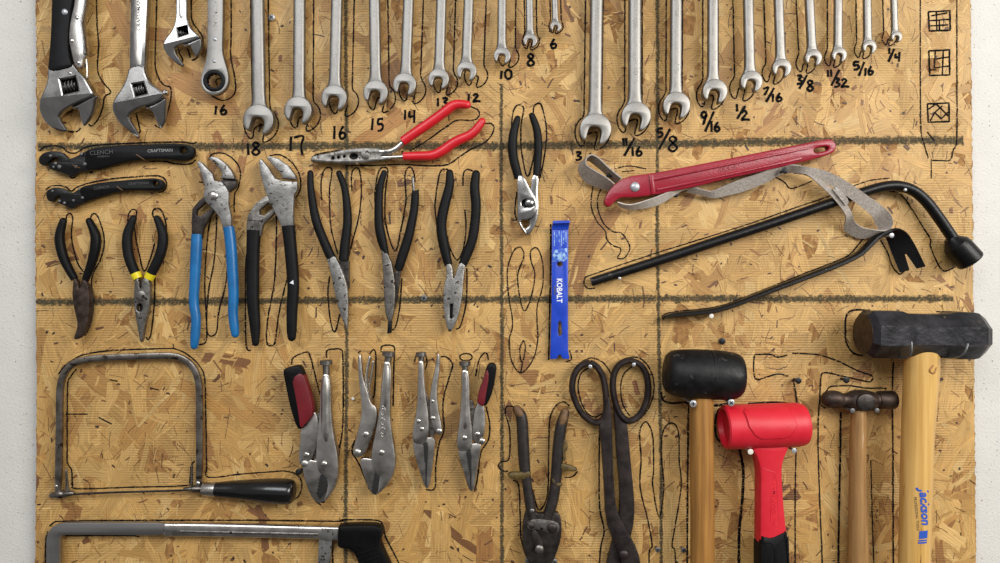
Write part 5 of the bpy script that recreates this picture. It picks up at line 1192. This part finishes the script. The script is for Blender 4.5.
for xx, yy, x2, lab in ((910.4, 342, 910, 'left bent nail holding up the sledgehammer head'), (966.6, 344, 961, 'right bent nail holding up the sledgehammer head')):
    N = Tool('nail', lab, 'nail', 60, (x2, 358))
    N.tube('shank', [(x2, 361, -2), (x2, 360, 40), (x2 + 0.3, 357, 56), ((xx + x2) / 2, 351, 62), (xx, yy, 61.5)], [1.1] * 5, 'greyscrew', n=8)

# ------------------------------------------------------------------ empty outlines, tick boxes and lettering drawn on the board
ink([(640, 447), (640, 430), (645, 421.6), (650, 427), (653, 440), (653.5, 470), (652.6, 485), (659, 517), (663.6, 487), (661, 455), (662, 436), (665, 427), (670.6, 422.7), (676, 426), (678.8, 437), (679, 459.5), (681, 487), (674, 531), (672, 546), (675, 553), (675, 600)], 1.4, label='empty marker outline of missing pliers')
ink([(640, 445), (641, 460), (640, 487), (648, 521), (652, 545), (649, 553), (649, 600)], 1.4)
ink([(788, 376), (778, 374), (766, 377), (758, 379.4), (754, 375), (754, 357), (758, 354.4), (770, 354.2), (778, 357), (787, 355)], 1.5, label='empty marker outline of a claw')
ink([(792, 353), (812, 354), (822, 355.4), (840, 362), (856, 370), (870, 375), (872.4, 378), (869, 381.6), (856, 379), (838, 375), (830, 373), (822.5, 373), (820.6, 378), (819.6, 395), (818, 420), (818, 451), (819.5, 500), (822, 563), (822, 600)], 1.4)
ink([(793, 379), (795, 390), (797, 404)], 1.4)
ink([(920, -60), (920, 60), (920.6, 128), (924, 145), (928, 158)], 1.2); ink([(956.5, -60), (956.5, 60), (956.5, 137), (953, 150), (950, 160), (940, 160.6), (931, 160.2)], 1.3); ink([(931, 161), (931, 179)], 1.0)
def box(x0, y0, x1, y1, inner):
    ink([(x0, y0), (x1, y0 - 1), (x1 + 0.4, y1), (x0 + 1, y1 + 0.6), (x0, y0)], 1.6, 'inkbold', sm=0, name='drawn_box')
    for p in inner: ink(p, 1.4, 'inkbold', sm=0, name='drawn_box_line')
box(928, 12, 949.5, 30.5, [[(928, 21), (950, 19.5)], [(936, 12), (936.5, 30)], [(939, 21), (939, 30)], [(931, 16), (947, 13)], [(930, 26), (948, 25)]])
box(928.5, 51, 949, 75, [[(935, 51), (934, 68), (949, 66)], [(943, 50), (942, 75)], [(936, 59), (949, 57)], [(929, 70), (936, 70)]])
box(927, 104, 948.6, 121.6, [[(927, 110), (936, 104)], [(936, 104), (948, 116)], [(935, 112), (942, 106)], [(934, 112), (941, 119)], [(941, 119), (948, 112)], [(930, 121), (934, 113)]])
def glyph(*strokes, w=2.4):
    for s in strokes: ink(s, w, 'inkbold', name='handwritten_figure')
def six(x, y, w, h): return [(x + w * 0.7, y), (x + w * 0.25, y + h * 0.35), (x, y + h * 0.7), (x + w * 0.3, y + h), (x + w * 0.85, y + h * 0.92), (x + w, y + h * 0.68), (x + w * 0.65, y + h * 0.52), (x + w * 0.1, y + h * 0.65)]
def eight(x, y, w, h): return [(x + w * 0.85, y + h * 0.12), (x + w * 0.45, y), (x + w * 0.1, y + h * 0.2), (x + w * 0.5, y + h * 0.46), (x + w, y + h * 0.76), (x + w * 0.5, y + h), (x, y + h * 0.78), (x + w * 0.45, y + h * 0.48), (x + w * 0.9, y + h * 0.22), (x + w * 0.7, y + h * 0.03)]
def two(x, y, w, h): return [(x, y + h * 0.25), (x + w * 0.35, y), (x + w * 0.65, y + h * 0.22), (x + w * 0.35, y + h * 0.6), (x, y + h), (x + w * 0.5, y + h * 0.95), (x + w * 1.1, y + h)]
def three(x, y, w, h): return [(x, y + h * 0.08), (x + w * 0.7, y), (x + w * 0.85, y + h * 0.2), (x + w * 0.35, y + h * 0.46), (x + w, y + h * 0.7), (x + w * 0.6, y + h * 0.97), (x - w * 0.1, y + h)]
def five(x, y, w, h): return [(x + w, y), (x + w * 0.15, y + h * 0.03), (x + w * 0.08, y + h * 0.45), (x + w * 0.7, y + h * 0.42), (x + w * 0.95, y + h * 0.7), (x + w * 0.6, y + h * 0.95), (x, y + h)]
glyph([(216.4, 106), (215.6, 114.4)], six(221, 105, 5.6, 9.6))
glyph([(248, 143.5), (248.6, 155)], eight(252.6, 142.5, 7, 12.5))
glyph([(291.4, 136.5), (290.6, 151)], [(294, 137.6), (303.4, 136.4), (301.4, 146), (302.6, 155)])
glyph([(334.8, 126), (334.2, 139)], six(339.6, 126, 5.8, 12.8))
glyph([(373, 118.4), (372, 130.4)], five(377.8, 119, 5.6, 12))
glyph([(405.4, 110), (405, 120)], [(410, 111), (409.6, 116.4), (414.6, 116)], [(414.6, 110), (414.2, 123)])
glyph([(438, 98.2), (438, 106.6)], three(442.4, 98, 5.4, 9))
glyph([(469, 94), (468.6, 102)], two(473.4, 94, 6.6, 7.6))
glyph([(501.8, 71), (501, 79)], circle(508.4, 74.4, 3.3, 4.5, 12) + [(511.7, 74.4)])
glyph(eight(527.6, 54, 6.4, 12)); glyph(six(551, 39, 5, 9.4))
glyph(three(576, 152, 5, 8), [(590, 153), (590.6, 154)])
glyph([(623, 138), (624, 146)], [(626, 138), (626.6, 145.8)], [(634.4, 138), (624, 156)], [(632, 147), (633, 156)], six(636.4, 146.4, 5, 9.4))
glyph(five(657.4, 128.6, 5.4, 8.6), [(670, 129), (659, 149.4)]); glyph(eight(668.6, 136.4, 8.4, 15), w=2.3)
glyph([(706.4, 113), (703, 112), (701.4, 115.6), (704, 118), (706.4, 114), (705, 119), (703, 125)], [(714, 111.4), (705, 131.6)], [(711.2, 121), (711.6, 132)], six(714.6, 122, 4.6, 9.4))
glyph([(736.6, 104), (737, 111.6)], [(745, 106), (737, 119)], two(741.4, 111, 7.6, 9))
glyph([(763, 89), (768.4, 87.6), (764, 95.4)], [(774, 88), (766, 102)], [(772.6, 94), (772.6, 102)], six(776.6, 93, 4.6, 8.4))
glyph(three(797, 75.6, 4.6, 8.4), [(807, 75), (799, 89)], eight(807, 80.6, 5.8, 10.4))
glyph([(827.4, 70), (828, 77)], [(830.8, 69.6), (831, 77)], [(839, 70), (831, 86)], three(834.4, 78.4, 5, 8.6), two(841.4, 79, 7, 8))
glyph(five(853.4, 62, 5.6, 7.8), [(864, 62), (858.6, 76)], [(865.4, 68), (865, 76)], six(868, 66.4, 4.4, 8.4))
glyph([(889, 48), (889, 54)], [(894, 49), (888, 62)], [(895.8, 54), (895, 57.4), (899.4, 57.2)], [(899.2, 52), (898.6, 62)])
# stray knife nicks and pencil ticks
for a, b in (((66, 414), (88, 414)), ((99, 417), (112, 424)), ((110, 379.5), (118, 381)), ((150, 387.5), (159, 390)), ((934, 141), (927, 132)), ((940, 20), (944, 20)), ((779, 499), (788, 499))):
    ink([a, b], 1.2, 'inkbold', name='scratch', sm=0)

# ------------------------------------------------------------------ screws and nails in the board
screw(272, 17.6, 3.2, 'zinc', 'bright cross-head screw beside the top of the wrench marked eighteen', 40, h=2)
screw(424, 298, 3.2, 'greyscrew', 'grey cross-head screw on the lower ruled line', 10)
screw(693, 403.6, 3.4, 'zinc', 'left zinc screw under the rubber mallet head', 0, h=43)
screw(731, 402.6, 3.4, 'zinc', 'right zinc screw under the rubber mallet head', 40, h=43)
screw(722, 341, 3.3, 'blackscrew', 'black screw head flush above the rubber mallet', 20)
screw(798, 380.6, 3.2, 'blackscrew', 'black screw standing proud above the red hammer', 20, h=10)
screw(846, 380, 3.2, 'blackscrew', 'black screw standing proud above the ball-peen hammer', 35, h=10)
screw(299, 471.6, 3.2, 'blackscrew', 'dark screw left of the red and black locking pliers jaws', 20, h=9)
screw(337, 454, 3.0, 'blackscrew', 'dark screw right of the red and black locking pliers', 30, h=9)
screw(657.5, 549.5, 2.6, 'greyscrew', 'left of two grey screws beside the mallet handle', 15, h=8)
screw(683.5, 550, 2.6, 'greyscrew', 'grey screw nearest the mallet handle', 30, h=8)
screw(528, 560.5, 3.2, 'greyscrew', 'grey screw left of the aviation snips jaw', 15, h=12)
screw(554.5, 561.6, 3.0, 'greyscrew', 'grey screw right of the aviation snips jaw', 30, h=12)
screw(784.5, 170.6, 3.2, 'blackscrew', 'black screw carrying the middle of the webbing strap', 20, h=20)
screw(675.5, 194.5, 3.0, 'blackscrew', 'black screw under the strap wrench handle', 20, h=9)
screw(609.5, 174.6, 3.0, 'blackscrew', 'black screw inside the short strap loop', 20, h=12)
nail(353, 398.6, 1.6, 'whitehead', 'small white nail head left of the forked locking pliers', 3)
nail(750.4, 451.6, 2.8, 'whitehead', 'white nail head left of the red hammer neck', 38)
nail(794, 450.6, 2.6, 'zinc', 'steel nail head right of the red hammer neck', 38)
nail(590.2, 366.6, 1.9, 'zinc', 'nail inside the left loop of the tin snips', 17)
nail(633.8, 364.6, 1.9, 'zinc', 'nail inside the right loop of the tin snips', 17)
nail(852.4, 410.6, 2.4, 'greyscrew', 'left nail under the ball-peen hammer head', 27)
nail(877, 410.4, 2.2, 'greyscrew', 'right nail under the ball-peen hammer head', 27)
nail(711.4, 316, 2.2, 'whitehead', 'pale nail under the thin end of the wrecking bar', 12)
nail(891.4, 235.4, 2.4, 'zinc', 'steel nail at the bend of the wrecking bar claw', 20)
nail(905.2, 189.8, 1.5, 'zinc', 'tiny nail under the bend of the lug wrench', 18)
nail(619.6, 278.4, 1.4, 'zinc', 'tiny nail under the flat tip of the lug wrench', 12)
nail(357, 163.4, 1.6, 'tan', 'brown nail under the red handled pliers jaw', 13)
nail(560.2, 329.5, 0.9, 'tan', 'thin nail inside the slot of the blue bar', 9)
